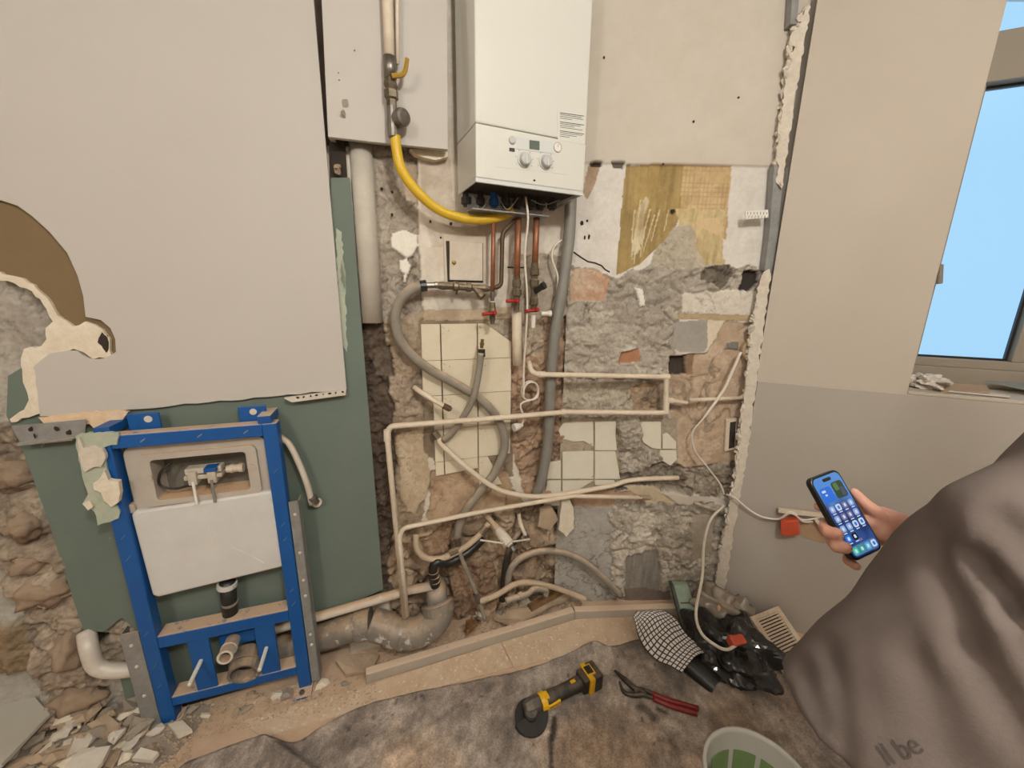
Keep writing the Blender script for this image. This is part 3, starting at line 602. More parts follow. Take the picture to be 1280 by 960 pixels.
s_ = a+d*.06; fitting(cp2, 'strainer_leg', s_, (Vector((d.x*-.2, d.y*-.2, -.6))+TL.n*.4-d*.3), [(0, .012), (.03, .013), (.032, .016), (.048, .016), (.05, .01)], m_dsteel, 8)
mesh('valve_stem', G().tube([a+d*.13+Vector((0, 0, .022)), a+d*.13-Vector((0, 0, .03))], .0045, 8), m_blackd, cp2)
cp3 = thing('copper_pipe', 'wide copper pipe ending in red levered valve above cream conduit', 'pipe', TL.at(645, 388, .075))
p0, p1 = TL.at(648, 272, .075), TL.at(646, 348, .075)
mesh('tube', G().tube([p0, p1], .0125), m_copper, cp3, smooth=True)
fitting(cp3, 'union', p1+Vector((0, 0, .01)), DN, [(0, .013), (.015, .013), (.015, .017), (.04, .018), (.042, .014), (.05, .014), (.052, .019), (.075, .019), (.08, .013), (.12, .012), (.135, .011)], m_dsteel, 8)
lever(cp3, TL.at(646, 376, .098), TL.at(632, 376.5, .1))
cp4 = thing('copper_pipe', 'copper pipe with strainer and red lever beside white cord', 'pipe', TL.at(668, 392, .075))
p0, p1 = TL.at(671, 270, .075), TL.at(668.5, 332, .075)
mesh('tube', G().tube([p0, p1], .0125), m_copper, cp4, smooth=True)
fitting(cp4, 'union', p1+Vector((0, 0, .01)), DN, [(0, .014), (.02, .014), (.02, .018), (.045, .018), (.05, .013), (.06, .013), (.065, .018), (.09, .018), (.1, .013), (.13, .014), (.135, .017), (.16, .017), (.165, .012), (.19, .012)], m_dsteel, 8)
fitting(cp4, 'strainer_leg', TL.at(669, 364, .085), Vector((.5, 0, .45))+TL.n*.5, [(0, .012), (.035, .012), (.036, .015), (.05, .015)], m_black, 8)
lever(cp4, TL.at(671, 387, .1), TL.at(656, 389, .1))
mesh('drain_cap', G().lathe(TL.at(676, 392, .07), TL.d, [(0, .009), (.03, .009), (.03, .012), (.045, .012)], 10), m_white, cp4)
mesh('drain_spout', G().lathe(TL.at(667, 394, .075), DN, [(0, .009), (.05, .008)], 10), m_white, cp4)
# ------------------------------------------------------------------ gas line
gp = thing('gas_pipe', 'cream painted gas pipe with yellow levered valve above yellow hose', 'pipe', TL.at(497, 168, .11))
top = TL.at(482, -60, .11); bot = TL.at(487, 76, .11)
mesh('tube', G().tube([top, bot], .0165), m_cream, gp, smooth=True)
mesh('sleeve', G().tube([bot+Vector((0, 0, .01)), TL.at(488, 98, .11)], .0195, 14), m_steel, gp, smooth=True)
q = TL.at(488, 98, .11); fitting(gp, 'valve_body', q, DN, [(0, .017), (.02, .022), (.03, .017), (.035, .022), (.055, .022), (.06, .016), (.09, .016)], m_dsteel, 6)
q2 = TL.at(490, 134, .11); fitting(gp, 'gas_stabiliser', q2, DN, [(0, .016), (.03, .017), (.05, .019), (.085, .018), (.09, .013)], m_steel, 14)
mesh('stabiliser_dome', G().lathe(TL.at(496, 150, .11), (TL.n+TL.d*.6), [(0, .022), (.02, .027), (.032, .027), (.04, .024), (.042, .015)], 20), m_steel, gp)
lv = mesh('lever', G().tube(rounded([TL.at(490, 95, .135), TL.at(503, 94, .14), TL.at(507, 88, .14), TL.at(509, 73, .145)], .01), [.007]*14+[.006], 6), m_yellowl, gp)
gh = tag(mesh('gas_hose', G().tube(catmull([TL.at(494, 170, .11), TL.at(496, 188, .11), TL.at(502, 212, .11), TL.at(520, 238, .1), TL.at(548, 262, .09), TL.at(580, 273, .085), TL.at(610, 274, .08), TL.at(634, 268, .07), TL.at(640, 262, .07)], 8), .0165, 14), m_yellow, smooth=True), 'thick yellow flexible gas hose curving under the boiler', 'hose')
pa = tag(mesh('old_pipe', G().tube([TL.at(496, -60, .105), TL.at(497, 80, .105)], .006, 8), m_cream, smooth=True), 'thin cream pipe running up beside the gas pipe', 'pipe')
# white cover panel round the gas pipe
cv = thing('pipe_boxing', 'white painted boxing panel behind the gas pipe', 'boxing', TL.at(485, 180, .08))
mesh('panel_face', G().prism([TL.at(x, y, .08) for x, y in ((399, -60), (559, -60), (560, 187), (520, 183), (470, 178), (410, 171))], -TL.n*.02), m_board, cv, bevel=.002)
mesh('panel_side', G().prism([TL.at(x, y, .06) for x, y in ((400, -60), (409, -60), (418, 172), (411, 171))], -TL.n*.05), m_board, cv)
for k, (x, y, s) in enumerate([(430, 129, .018), (431, 143, .018), (443, 63, .004), (424, 100, .003), (423, 91, .003)]): mesh('scuff', G().blob(TL.at(x, y, .0805), (s, .0018, s*.6), .3, k, 2), m_rub2, cv)
tag(mesh('plaster_flake', G().prism([TL.at(x, y, .035) for x, y in ((512, 186), (540, 187), (560, 190), (560, 196), (545, 200), (530, 197), (518, 192))], -TL.n*.035), m_gyps), 'torn plaster flake hanging under the cover panel', 'plaster')
# vent pipe in the chase
tag(mesh('vent_pipe', G().tube([TL.at(450, 170, .0), TL.at(465.5, 403, .0)], .038, 24), M('white painted pipe', (198, 192, 182), (176, 166, 152), 9, .6, bump=.15), smooth=True), 'fat white painted riser pipe beside the green board', 'pipe')
tag(mesh('dark_post', G().prism([TL.at(x, y, .014) for x, y in ((411, 168), (431, 172), (434, 224), (413, 224))], -TL.n*.03), m_shade_timber), 'dark brown timber end in the gap above green board', 'timber')
tag(mesh('broken_brick', G().blob(TL.at(422, 212, .024), (.022, .012, .016), .5, 4, 2), m_stone), 'small broken brick lodged above the green board', 'brick')
# access hatch
ht = thing('access_hatch', 'small painted access hatch door in plaster below boiler', 'hatch', TL.at(580, 352, .01))
mesh('hatch_frame', G().prism([TL.at(x, y, .006) for x, y in ((554, 291), (609, 296), (609, 356), (556, 355))], -TL.n*.012), M('hatch paint', (204, 194, 178), (180, 166, 148), 14, .7, bump=.2), ht, bevel=.003)
mesh('gap', G().prism([TL.at(x, y, .008) for x, y in ((557.5, 301), (604, 304), (604, 353.5), (559.5, 352.5))], -TL.n*.006), m_shade_timber, ht)
hd = mesh('hatch_door', G().prism([TL.at(x, y, .013) for x, y in ((562, 301), (603.5, 304), (603.5, 351), (562, 350))], -TL.n*.006), M('hatch door paint', (208, 198, 184), (186, 172, 154), 16, .7, bump=.2), ht, bevel=.002)
mesh('latch', G().lathe(TL.at(567.5, 328, .013), TL.n, [(0, .008), (.008, .007), (.009, .004)], 12), m_brass, hd)
# ------------------------------------------------------------------ pipes and hoses on the walls
def pipe(name, label, pts, r, mat, cat='pipe', bend=None, seg=12, ends=None, parts=()):
    P = [W(*p) for p in pts]
    P = rounded(P, bend) if bend else catmull(P)
    if not parts: return tag(mesh(name, G().tube(P, r, seg), mat, smooth=True), label, cat)
    t = thing(name, label, cat, P[0]); mesh('tube', G().tube(P, r, seg), mat, t, smooth=True)
    for (nm, a, b, prof, m, sg) in parts:
        A = W(*a); B = W(*b); mesh(nm, G().lathe(A, B-A, prof, sg), m, t)
    return t
pipe('water_pipe', 'long cream water pipe with two elbows looping across both tile fields', [(661, 452, .035), (664, 464, .06), (672, 468, .08), (833, 471, .06), (832, 516, .06), (706, 515, .085), (640, 521, .085), (487, 533, .06), (484, 545, .06), (506, 772, .09)], .0112, m_cream, bend=.022,
     parts=[('elbow_sleeve', (827, 470.8, .06), (838, 471, .06), [(0, .014), (.034, .014)], m_cream, 12), ('elbow_sleeve', (832.5, 503, .06), (832, 518, .06), [(0, .014), (.05, .014)], m_cream, 12), ('tee_stub', (834, 500, .06), (862, 504, .045), [(0, .014), (.03, .0125), (.035, .009), (.1, .008)], m_cream, 12), ('coupling', (673, 468, .08), (682, 468.2, .078), [(0, .014), (.03, .014)], m_cream, 12), ('coupling', (706, 515, .085), (700, 515.6, .085), [(0, .014), (.02, .014)], m_cream, 12), ('elbow_sleeve', (484.3, 551, .06), (484, 536, .06), [(0, .014), (.045, .014)], m_cream, 12)])
pipe('conduit_box', 'vertical cream pipe lagging below red levered valve', [(646, 390, .05), (646, 420, .045), (647, 456, .04)], .020, m_cream, bend=.01)
pipe('water_pipe', 'cream water pipe rising at left then sloping to brown end', [(814, 622, .06), (716, 620, .085), (600, 640, .085), (504, 660, .085), (499, 672, .085), (509, 770, .12)], .0098, m_cream, bend=.02,
     parts=[('brown_end', (797, 621.5, .063), (814, 622, .06), [(0, .0108), (.06, .0108)], m_stone, 12)])
pipe('water_pipe', 'slanting cream pipe from broken tiles to back corner ledge', [(548, 548, .03), (556, 560, .04), (606, 602, .07), (640, 617, .08), (684, 620, .08), (760, 608, .045), (790, 600, .03), (848, 597, .025)], .0112, m_cream,
     parts=[('end_cap', (848, 597, .025), (860, 598, .02), [(0, .0115), (.035, .0115), (.036, .007), (.045, .007)], m_steel, 10), ('elbow_fitting', (542, 540, .02), (551, 552, .03), [(0, .016), (.03, .018), (.031, .013), (.06, .013)], m_dsteel, 8)])
pipe('drain_stub', 'short straight cream pipe end on the brown plaster', [(862, 500, .06), (931, 497, .035)], .0085, m_cream)
pipe('water_pipe', 'short grey pipe stub poking out beside the crumbling corner', [(868, 629, .05), (908, 644, .02)], .009, m_hose)
pipe('waste_hose', 'fat grey ribbed hose winding over the cream tiles', [(528, 357.5, .06), (514, 362, .06), (499, 378, .055), (494, 402, .05), (503, 430, .045), (530, 457, .04), (570, 480, .036), (603, 501, .036), (624, 527, .038), (631, 556, .04), (620, 588, .036), (602, 612, .036), (584, 636, .036), (573, 662, .03), (572, 680, .02)], .0185, m_hose, 'hose', seg=14,
     parts=[('hose_clamp', (525, 358, .06), (533, 357, .06), [(0, .021), (.024, .021)], m_black, 14), ('hose_nipple', (533, 357, .06), (544, 356.5, .06), [(0, .011), (.03, .011), (.031, .013), (.04, .013)], m_steel, 10)])
pipe('hose', 'grey hose with brass tip standing up over the tiles', [(601, 441, .075), (599, 462, .07), (592, 496, .068), (580, 520, .05), (566, 540, .035), (553, 551, .02)], .0135, m_hose, 'hose',
     parts=[('hose_ferrule', (602, 446, .07), (602, 434, .07), [(0, .0145), (.03, .0145)], m_black, 12), ('brass_tip', (602, 435, .07), (603, 425, .07), [(0, .008), (.012, .008), (.013, .010), (.02, .010), (.021, .007), (.035, .007)], m_brass, 6)])
pipe('hose_stub', 'short cut hose stub sticking out of the plaster', [(518, 484, .0), (526, 490, .04), (542, 500, .06), (556, 508, .07)], .0105, m_cream, 'hose',
     parts=[('crimp_collar', (554, 507, .07), (566, 513, .075), [(0, .0125), (.03, .0125), (.031, .009), (.036, .009)], m_copperd, 12)])
pipe('drain_pipe', 'tall grey plastic drain pipe down the wall kink', [(714, 240, .05), (711, 300, .05), (702, 365, .05), (692, 430, .046), (687, 500, .044), (685, 550, .042), (677, 600, .04), (670, 618, .03)], .0235, m_grey)
pipe('elbow_pipe', 'rusty dark pipe stub behind the mixer at wall foot', [(628, 750, .03), (632, 710, .04), (640, 680, .03), (655, 660, .01)], .017, m_blackd)
pipe('floor_hose', 'grey hose arching along the grey wall foot', [(634, 735, .05), (638, 712, .06), (652, 697, .06), (676, 689, .06), (704, 691, .05), (728, 701, .045), (752, 720, .045), (776, 745, .05)], .0155, m_hose, 'hose', seg=14)
pipe('floor_hose', 'knobbly beige pipe lying along the wall foot', [(600, 752, .09), (622, 743, .09), (642, 731, .09), (662, 728, .09), (688, 733, .09), (712, 741, .08), (732, 749, .08)], .0135, m_creamd)
pipe('old_trap', 'dusty bent pipe piece behind the kerb', [(632, 751, .14), (648, 746, .14), (660, 742, .13), (668, 736, .12), (682, 738, .11), (682, 744, .11)], .0135, m_hose, 'pipe',
     parts=[('collar', (648, 746, .14), (655, 743, .135), [(0, .0175), (.02, .0175)], m_hose, 12)])
pipe('siphon_hose', 'cream u shaped hose beside the black trap', [(520, 668, .03), (521, 685, .04), (532, 697, .05), (552, 698, .055), (575, 688, .055), (596, 672, .05), (611, 654, .03)], .0135, m_creamd, 'hose',
     parts=[('brass_joint', (562, 692, .055), (574, 686, .055), [(0, .016), (.04, .016)], m_dsteel, 8), ('brass_joint', (602, 668, .05), (608, 658, .04), [(0, .016), (.04, .016)], m_dsteel, 8)])
tr = thing('black_trap', 'black ribbed drain elbow entering the white waste pipe', 'trap', W(543, 735, .06))
mesh('elbow', G().tube(catmull([W(604, 672, .01), W(585, 690, .03), (W(562, 703, .05)), W(546, 703, .06), W(541, 715, .06), W(544, 732, .06)]), .021, 14), m_black, tr, smooth=True)
for y in (714, 720, 726): mesh('rib', G().lathe(W(541.5+(y-714)*.2, y, .06), DN, [(0, .024), (.008, .024)], 16), m_blackd, tr)
pipe('thin_pipe', 'thin leaning brown pipe with couplings below the hose end', [(571, 678, .05), (578, 700, .06), (598, 748, .08), (606, 775, .1)], .0095, m_hose,
     parts=[('coupling', (571, 672, .05), (573, 686, .05), [(0, .014), (.03, .015), (.04, .013)], m_dsteel, 8), ('coupling', (594, 742, .08), (602, 760, .09), [(0, .013), (.025, .015), (.05, .012)], m_steel, 8)])
mx = thing('wall_mixer', 'dusty chrome mixer tap body stuck out of the wall', 'tap', W(640, 690, .06))
a, b = W(609, 645, .0), W(640, 684, .14)
mesh('tap_stem', G().lathe(a, b-a, [(0, .012), (.05, .012), (.06, .015), (.1, .016)], 12), m_creamd, mx)
mesh('tap_body', G().lathe(a+(b-a)*.45, b-a, [(0, .016), (.01, .02), (.05, .024), (.08, .022), (.085, .013), (.09, .013)], 14), m_rubw, mx)
mesh('cross_handle', G().tube([W(600, 675, .1), W(628, 679, .13), W(662, 674, .1)], .004, 8), m_rubw, mx)
mesh('tap_mouth', G().lathe(W(640, 684, .135), (b-a), [(0, .012), (.02, .012), (.02, .009)], 12), m_steel, mx)
pipe('tap_pipe', 'short cream pipe with threaded end beside the mixer', [(648, 640, .0), (651, 655, .05), (660, 676, .08)], .009, m_cream,
     parts=[('threaded_end', (657, 668, .07), (663, 682, .08), [(0, .012), (.02, .0125), (.021, .009), (.035, .009)], m_steel, 8), ('wall_elbow', (645, 640, .02), (652, 632, .02), [(0, .015), (.03, .015)], m_dsteel, 8)])
tag(mesh('plaster_chunk', G().prism([W(x, y, .05) for x, y in rough_outline([(703, 620), (712, 623), (717, 636), (718, 660), (708, 671), (698, 662), (700, 645)], 6, 1, 3)], -TB.n*.05), m_gyps), 'pale chunk of plaster clinging below the cream pipes', 'plaster')
tag(mesh('plaster_chunk', G().prism([W(x, y, .03) for x, y in rough_outline([(675, 640), (690, 636), (698, 650), (688, 663), (672, 658)], 6, 1, 4)], -TB.n*.04), m_rub), 'rounded brown plaster lump beside the grey panel', 'plaster')
for x, y, r_ in ((465.5, 268, .007), (490, 268.5, .006), (538, 277, .006), (563.6, 279.6, .006), (477, 236, .005), (490, 240, .005), (551, 297, .004)): mesh('drill_hole', G().blob(TL.at(x, y, .001), (r_, .004, r_), .2, int(x), 2), m_shade_timber, wall_bl)
for x, y, r_ in ((727, 279, .009), (734, 276, .005), (736, 296, .010), (731, 297, .008), (841, 264, .009), (755, 72, .005), (867, 152, .005), (923, 122, .004), (829, 205, .004)): mesh('drill_hole', G().blob(TB.at(x, y, .001 if y > 210 else .009), (r_, .004, r_), .3, int(x), 2), m_shade_timber, wall_b)
mesh('wall_crack', G().tube([TB.at(x, y, .001) for x, y in rough_outline([(717, 315), (735, 327), (752, 332), (768, 345)], 6, 1, 3, False)], .003, 5), m_shade_timber, wall_b)
mesh('wall_crack', G().tube([TL.at(x, y, .001) for x, y in rough_outline([(634, 334), (662, 335)], 6, .6, 3, False)], .0025, 5), m_shade_timber, wall_bl)
# ------------------------------------------------------------------ drain run at the floor
wp = thing('waste_pipe', 'grey dusty soil pipe with wide elbow lying at wall foot', 'pipe', W(500, 805, .08))
run = catmull([W(346, 811, .005), W(392, 798, .01), W(450, 781, .05)], 4)
mesh('straight_pipe', G().tube(run, .057, 24), m_waste, wp, smooth=True)
a, b = W(446, 782, .048), W(470, 777, .06); mesh('socket', G().lathe(a, b-a, [(0, .058), (.0, .065), (.02, .067), (.05, .067), (.06, .062)], 24), m_waste, wp)
el = [W(462, 779, .055), W(482, 785, .07), W(500, 791, .09), W(520, 790, .1), W(538, 781, .1), W(549, 766, .09), W(547, 752, .07)]
mesh('elbow', G().tube(catmull(el, 6), .064, 24), m_waste, wp, smooth=True)
mesh('riser_stub', G().tube([W(547, 756, .075), W(546, 742, .04), W(546, 728, -.01)], .046, 20), m_grey, wp, smooth=True)
mesh('elbow_ring', G().tube([W(484, 786, .072), W(488, 787, .075)], .068, 24), m_waste, wp, smooth=False)
mesh('elbow_ring', G().tube([W(530, 786, .1), W(533, 784.5, .1)], .068, 24), m_waste, wp, smooth=False)
mesh('elbow_ring', G().tube([W(500, 791, .09), W(505, 791.5, .092)], .068, 24), m_waste, wp, smooth=False)
mesh('elbow_collar', G().tube([W(549, 764, .09), W(547, 754, .075)], .072, 24), m_waste, wp, smooth=False)
tag(mesh('white_waste_pipe', G().tube([W(330, 790, .05), W(400, 770, .05), W(510, 738, .05), W(541, 732, .05)], .0195, 16), m_whpipe, smooth=True), 'white waste pipe running behind frame to the black trap', 'pipe')
tag(mesh('black_rail', G().tube([W(230, 878, .05), W(300, 858, .05), W(400, 826, .05)], .014, 10), m_black), 'black pipe low behind the blue frame', 'pipe')
# ------------------------------------------------------------------ cords
c0 = W(663, 489, .06); loop = [c0+TL.d*math.cos(a)*.036+Vector((0, 0, math.sin(a)*.042))+TL.n*(.012*math.sin(a/2)) for a in [R(200-k*36) for k in range(18)]]
cord = thing('power_cord', 'white power cord with looped knot and plug hanging from boiler', 'cord', W(645, 540, .06))
mesh('cable', G().tube(catmull([TL.at(657, 246, .13), TL.at(660, 275, .13), TL.at(656, 320, .12), TL.at(659, 370, .11), TL.at(658, 410, .09), TL.at(655, 455, .075)]+loop+[W(651, 505, .06), W(655, 522, .06), W(652, 532, .06)], 4), .0042, 8), m_cable, cord, smooth=True)
mesh('plug', G().lathe(W(653, 531, .06), W(639, 536, .075)-W(653, 531, .06), [(0, .008), (.012, .012), (.03, .017), (.045, .017)], 12), m_white, cord)
tag(mesh('thin_wire', G().tube(catmull([W(702, 300, .04), W(693, 308, .05), (W(690, 322, .05)), W(697, 345, .05), W(696, 365, .04), W(692, 384, .02)]), .0042, 8), m_cable, smooth=True), 'thin white wire dangling beside the grey drain pipe', 'wire')
tag(mesh('wall_cable', G().tube(catmull([W(926, 440, .05), W(913, 470, .06), W(903, 490, .06), W(880, 522, .06), W(866, 540, .05), W(868, 562, .05), W(885, 585, .05), W(900, 605, .05), W(905, 618, .05)]), [.0065]*18+[.0042]*31, 8), m_cable, smooth=True), 'pale cable drooping over brown plaster by the corner', 'cable')

# ================================================================== WC FRAME
A = Z(205, 903, 0); FU = (A-TL.p).dot(TL.d); FW = .118; FH = 1.135; FWD = .5
def fL(u, w, z): return TL.L(FU+u, FW+w, z)
def fbox(g, u0, u1, w0, w1, z0, z1): return g.pbox(TL, FU+u0, FU+u1, FW+w0, FW+w1, z0, z1)
wc = thing('toilet_frame', 'blue steel wall frame with built in toilet cistern', 'toilet frame', fL(.25, -.03, 0))
for u in (0, FWD-.045): mesh('post', fbox(G(), u, u+.045, -.045, 0, .0, FH), m_blue, wc, bevel=.003)
mesh('top_rail', fbox(G(), .045, FWD-.045, -.045, -.001, FH-.045, FH), m_blue, wc, bevel=.003)
mesh('middle_rail', fbox(G(), .045, FWD-.045, -.062, -.001, .335, .385), m_blue, wc, bevel=.003)
mesh('lower_rail', fbox(G(), .045, FWD-.045, -.062, -.001, .075, .115), m_blue, wc, bevel=.003)
mesh('back_strap', fbox(G(), .2, .33, -.06, -.05, .24, .29), m_bluep, wc)
for u in (.125, .335): mesh('mounting_plate', fbox(G(), u, u+.065, -.012, -.003, .09, .345), m_blue, wc, bevel=.002)
for u, z in ((.155, .245), (.365, .235)):
    st = mesh('threaded_rod', G().lathe(fL(u, -.02, z), TL.n+Vector((0, 0, -.02)), [(0, .007), (.11, .007), (.112, .005)], 10), m_white, wc)
for u in (.07, .375): mesh('wall_bracket', fbox(G(), u, u+.085, -.062, -.055, FH-.02, FH+.05), m_bluep, wc, bevel=.002)
for u in (.125, .42): mesh('bracket_hole', G().lathe(fL(u, -.056, FH+.03), TL.n, [(0, .011), (.003, .011)], 14), m_rubw, wc)
for u in (.012, .445): mesh('bracket_arm', fbox(G(), u, u+.04, -.1, 0, FH, FH+.028), m_bluep if u < .1 else m_blue, wc, bevel=.002)
ft = mesh('foot', fbox(G(), FWD-.06, FWD+.005, -.05, .045, 0, .008), m_blue, wc); mesh('foot_bolt', G().lathe(fL(FWD-.03, .025, .008), (0, 0, 1), [(0, .01), (.008, .01), (.008, .006), (.014, .006)], 6), m_steel, ft)
mesh('foot', fbox(G(), -.005, .06, -.05, .03, 0, .008), m_blue, wc)
for u, zs in ((.022, (.78, .70, .40, .26, .17)), (FWD-.022, (.95, .74, .68, .46, .4))):
    for z in zs: mesh('slot', G().box(fL(u-.008, .0, z), TL.d*.014+Vector((0, 0, .014)), TL.n*.0012, (.002, 0, .004)), m_zinc, wc)
for u in (.12, .27, .40): mesh('slot', G().box(fL(u, -.0005, FH-.03), TL.d*.014+Vector((0, 0, .010)), TL.n*.0012, (.0, 0, .004)), m_zinc, wc)
# cistern
cu = lambda x, y, o: TL.uz(x, y, o)
CF = FW-.018
pts = [(152, 566), (330, 541), (347, 618), (166, 642)]
uv = [cu(x, y, CF) for x, y in pts]
ul = (uv[0][0]+uv[3][0])/2; ur = (uv[1][0]+uv[2][0])/2; zt = (uv[0][1]+uv[1][1])/2; zm = (uv[2][1]+uv[3][1])/2
ul = max(ul, FU+.048); ur = min(ur, FU+FWD-.048)
zbt = (cu(192, 748, CF)[1]+cu(357, 712, CF)[1])/2
def roundrect(u0, u1, z0, z1, r, n=4):
    out = []
    for cx, cz, a0 in ((u1-r, z1-r, 0), (u0+r, z1-r, 90), (u0+r, z0+r, 180), (u1-r, z0+r, 270)):
        for k in range(n+1): a = R(a0+90*k/n); out.append((cx+r*math.cos(a), cz+r*math.sin(a)))
    return out
def ringface(g, outer, inner, w, depth):   # frame with a rounded hole
    n = len(outer); V = [TL.L(u, w, z) for u, z in outer]+[TL.L(u, w, z) for u, z in inner]+[TL.L(u, w-depth, z) for u, z in outer]+[TL.L(u, w-depth, z) for u, z in inner]
    F = []
    for i in range(n):
        j = (i+1) % n; F += [(i, n+i, n+j, j), (j, 2*n+j, 2*n+i, i), (n+i, 3*n+i, 3*n+j, n+j)]
    return g.add(V, [f[::-1] for f in F])
ow = (ur-ul)
outer = roundrect(ul, ur, zm-.03, zt, .03); inner = roundrect(ul+.068, ur-.062, zm+.034, zt-.048, .012)
cist = mesh('cistern', ringface(G(), outer, inner, CF-.012, .07).pbox(TL, ul+.02, ur-.02, CF-.085, CF-.082, zm-.03, zt-.02), m_cist, wc)
inner2 = roundrect(ul+.036, ur-.03, zm+.014, zt-.028, .02)
mesh('opening_frame', ringface(G(), inner2, inner, CF+.0, .012), m_cist, cist)
mesh('opening_back', G().pbox(TL, ul+.06, ur-.05, CF-.0815, CF-.078, zm+.02, zt-.03), m_cdark, cist)
for u in (ul+.056, ur-.05): mesh('screw_eye', G().lathe(TL.L(u, CF, (zm+zt)/2+.005), TL.n, [(0, .012), (.004, .012), (.004, .007)], 14), m_cist, cist)
mesh('black_tube', G().tube(catmull([TL.at(214, 578, CF-.03), TL.at(201, 590, CF-.02), TL.at(200, 606, CF-.02), TL.at(218, 611, CF-.02), TL.at(240, 606, CF-.02)]), .004, 8), m_black, cist, smooth=True)
vu, vz = cu(255, 592, CF-.01)
fv = mesh('flush_mechanism', G().pbox(TL, vu-.06, vu+.05, CF-.05, CF-.01, vz-.02, vz-.005).pbox(TL, vu-.055, vu+.05, CF-.05, CF-.012, vz+.0, vz+.02).pbox(TL, vu-.045, vu-.02, CF-.04, CF+.0, vz-.035, vz+.012).pbox(TL, vu+.01, vu+.035, CF-.04, CF+.0, vz-.035, vz+.012), M('dusty fitting', (190, 180, 166), (172, 160, 144), 30, .6), cist, bevel=.003)
mesh('blue_clip', G().pbox(TL, vu+.005, vu+.04, CF-.035, CF+.002, vz+.008, vz+.022), m_bluep, fv)
for du in (-.03, .022): mesh('push_rod', G().tube([TL.L(vu+du, CF+.002, vz-.02), TL.L(vu+du+.004, CF+.012, vz-.10)], .0045, 8), m_white if du < 0 else m_grey, fv)
mesh('inlet_valve', G().lathe(TL.L(vu+.06, CF-.03, vz-.0), TL.d, [(0, .013), (.01, .013), (.012, .016), (.02, .016), (.022, .013), (.035, .013), (.037, .016), (.05, .016)], 12), m_whpipe, fv)
mesh('inlet_elbow', G().tube(catmull([TL.at(238, 552, CF-.03), TL.at(244, 548, CF-.03), TL.at(262, 545, CF-.03)]), .012, 10), m_cdark, cist)
mesh('dust_ledge', G().pbox(TL, ul+.03, ur-.03, CF-.075, CF-.012, zt, zt+.012), m_cist, cist, bevel=.006)
fo = mesh('foam_cover', G().prism([TL.at(x, y, CF+.006) for x, y in ((163, 644), (168, 640), (340, 614), (345, 617), (357, 702), (353, 709), (198, 747), (190, 745))], -TL.n*.07), m_foam, cist, bevel=.01)
for (x0, y0, x1, y1) in ((256, 636, 268, 690), (290, 684, 330, 704), (170, 650, 178, 640), (330, 622, 342, 634)): mesh('tape_crease', G().tube([TL.at(x0, y0, CF+.0065), TL.at((x0+x1)/2+1, (y0+y1)/2-1, CF+.0075), TL.at(x1, y1, CF+.0065)], .0014, 6), m_white, fo)
for x, y in ((161, 642), (342, 604)): mesh('side_clip', G().box(TL.at(x, y, CF+.0), TL.d*.018, -TL.n*.03, (0, 0, .03)), m_cist, cist)
fp = mesh('flush_pipe', G().tube([TL.at(284, 726, CF-.03), TL.at(289, 775, CF-.03)], .0255, 16), m_black, wc, smooth=True)
mesh('pipe_band', G().tube([TL.at(287, 752, CF-.03), TL.at(287.2, 754.5, CF-.03)], .0268, 16), m_grey, fp)
mesh('pipe_collar', G().tube([TL.at(284, 728, CF-.03), TL.at(284, 733, CF-.03)], .032, 16), m_foam, fp)
o1 = TL.at(293, 797, FW-.06); ax = (TL.at(281, 822, FW+.05)-o1)
def pipe_end(name, o, ax, L, r, ri, mat, inside, parent):
    q = mesh(name, G().lathe(o, ax, [(0, r), (L*.55, r), (L*.56, r*1.14), (L*.62, r*1.14), (L*.63, r*1.05), (L, r*1.05), (L, ri), (L*.4, ri)], 20), mat, parent)
    mesh('pipe_bore', G().lathe(o+ax.normalized()*L*.41, ax, [(0, ri*.99), (.004, ri*.99)], 20), inside, q); return q
pipe_end('flush_stub', o1, ax, ax.length, .024, .018, m_whpipe, m_shade_timber, wc)
o2 = TL.at(312, 815, FW-.07); ax2 = TL.n*.6+Vector((0, 0, -.12))
pipe_end('drain_socket', o2, ax2, .085, .05, .044, m_waste, m_shade_timber, wc)
# remains of the box that hid the frame
tb = thing('torn_board', 'torn piece of green plasterboard left on frame corner', 'plasterboard', fL(-.02, .012, .8))
mesh('paper_backing', G().prism([TL.at(x, y, FW+.006) for x, y in rough_outline([(94, 545), (100, 542), (148, 540), (146, 556), (112, 562), (130, 570), (134, 590), (138, 615), (150, 640), (148, 648), (122, 657), (118, 640), (103, 630), (110, 618), (104, 600), (98, 575)], 5, 1.0, 2)], -TL.n*.010), m_greenpaper, tb)
mesh('gypsum_core', G().prism([TL.at(x, y, FW+.016) for x, y in rough_outline([(98, 546), (104, 560), (118, 556), (128, 562), (132, 572), (126, 584), (116, 584), (106, 590), (98, 570)], 5, 1.2, 5)], -TL.n*.012), m_gypsw, tb)
mesh('gypsum_core', G().prism([TL.at(x, y, FW+.020) for x, y in rough_outline([(116, 604), (126, 596), (130, 588), (135, 600), (148, 602), (150, 616), (148, 628), (138, 634), (130, 626), (126, 616), (117, 612)], 5, 1.4, 6)], -TL.n*.016), m_gyps, tb)
mesh('gypsum_core', G().prism([TL.at(x, y, FW+.014) for x, y in rough_outline([(103, 630), (112, 626), (116, 634), (110, 638)], 4, .8, 7)], -TL.n*.01), m_gyps, tb)
plate('gypsum_strip', [(48, 522), (90, 517), (150, 512), (160, 515), (152, 526), (140, 530), (118, 536), (112, 530), (84, 531), (60, 534)], TL, .04, .016, m_gypsp, wb, (6, 1.2), 8)
ch = thing('ceiling_channel', 'galvanised channel with holes under torn white board edge', 'metal profile', TL.at(60, 552, .05))
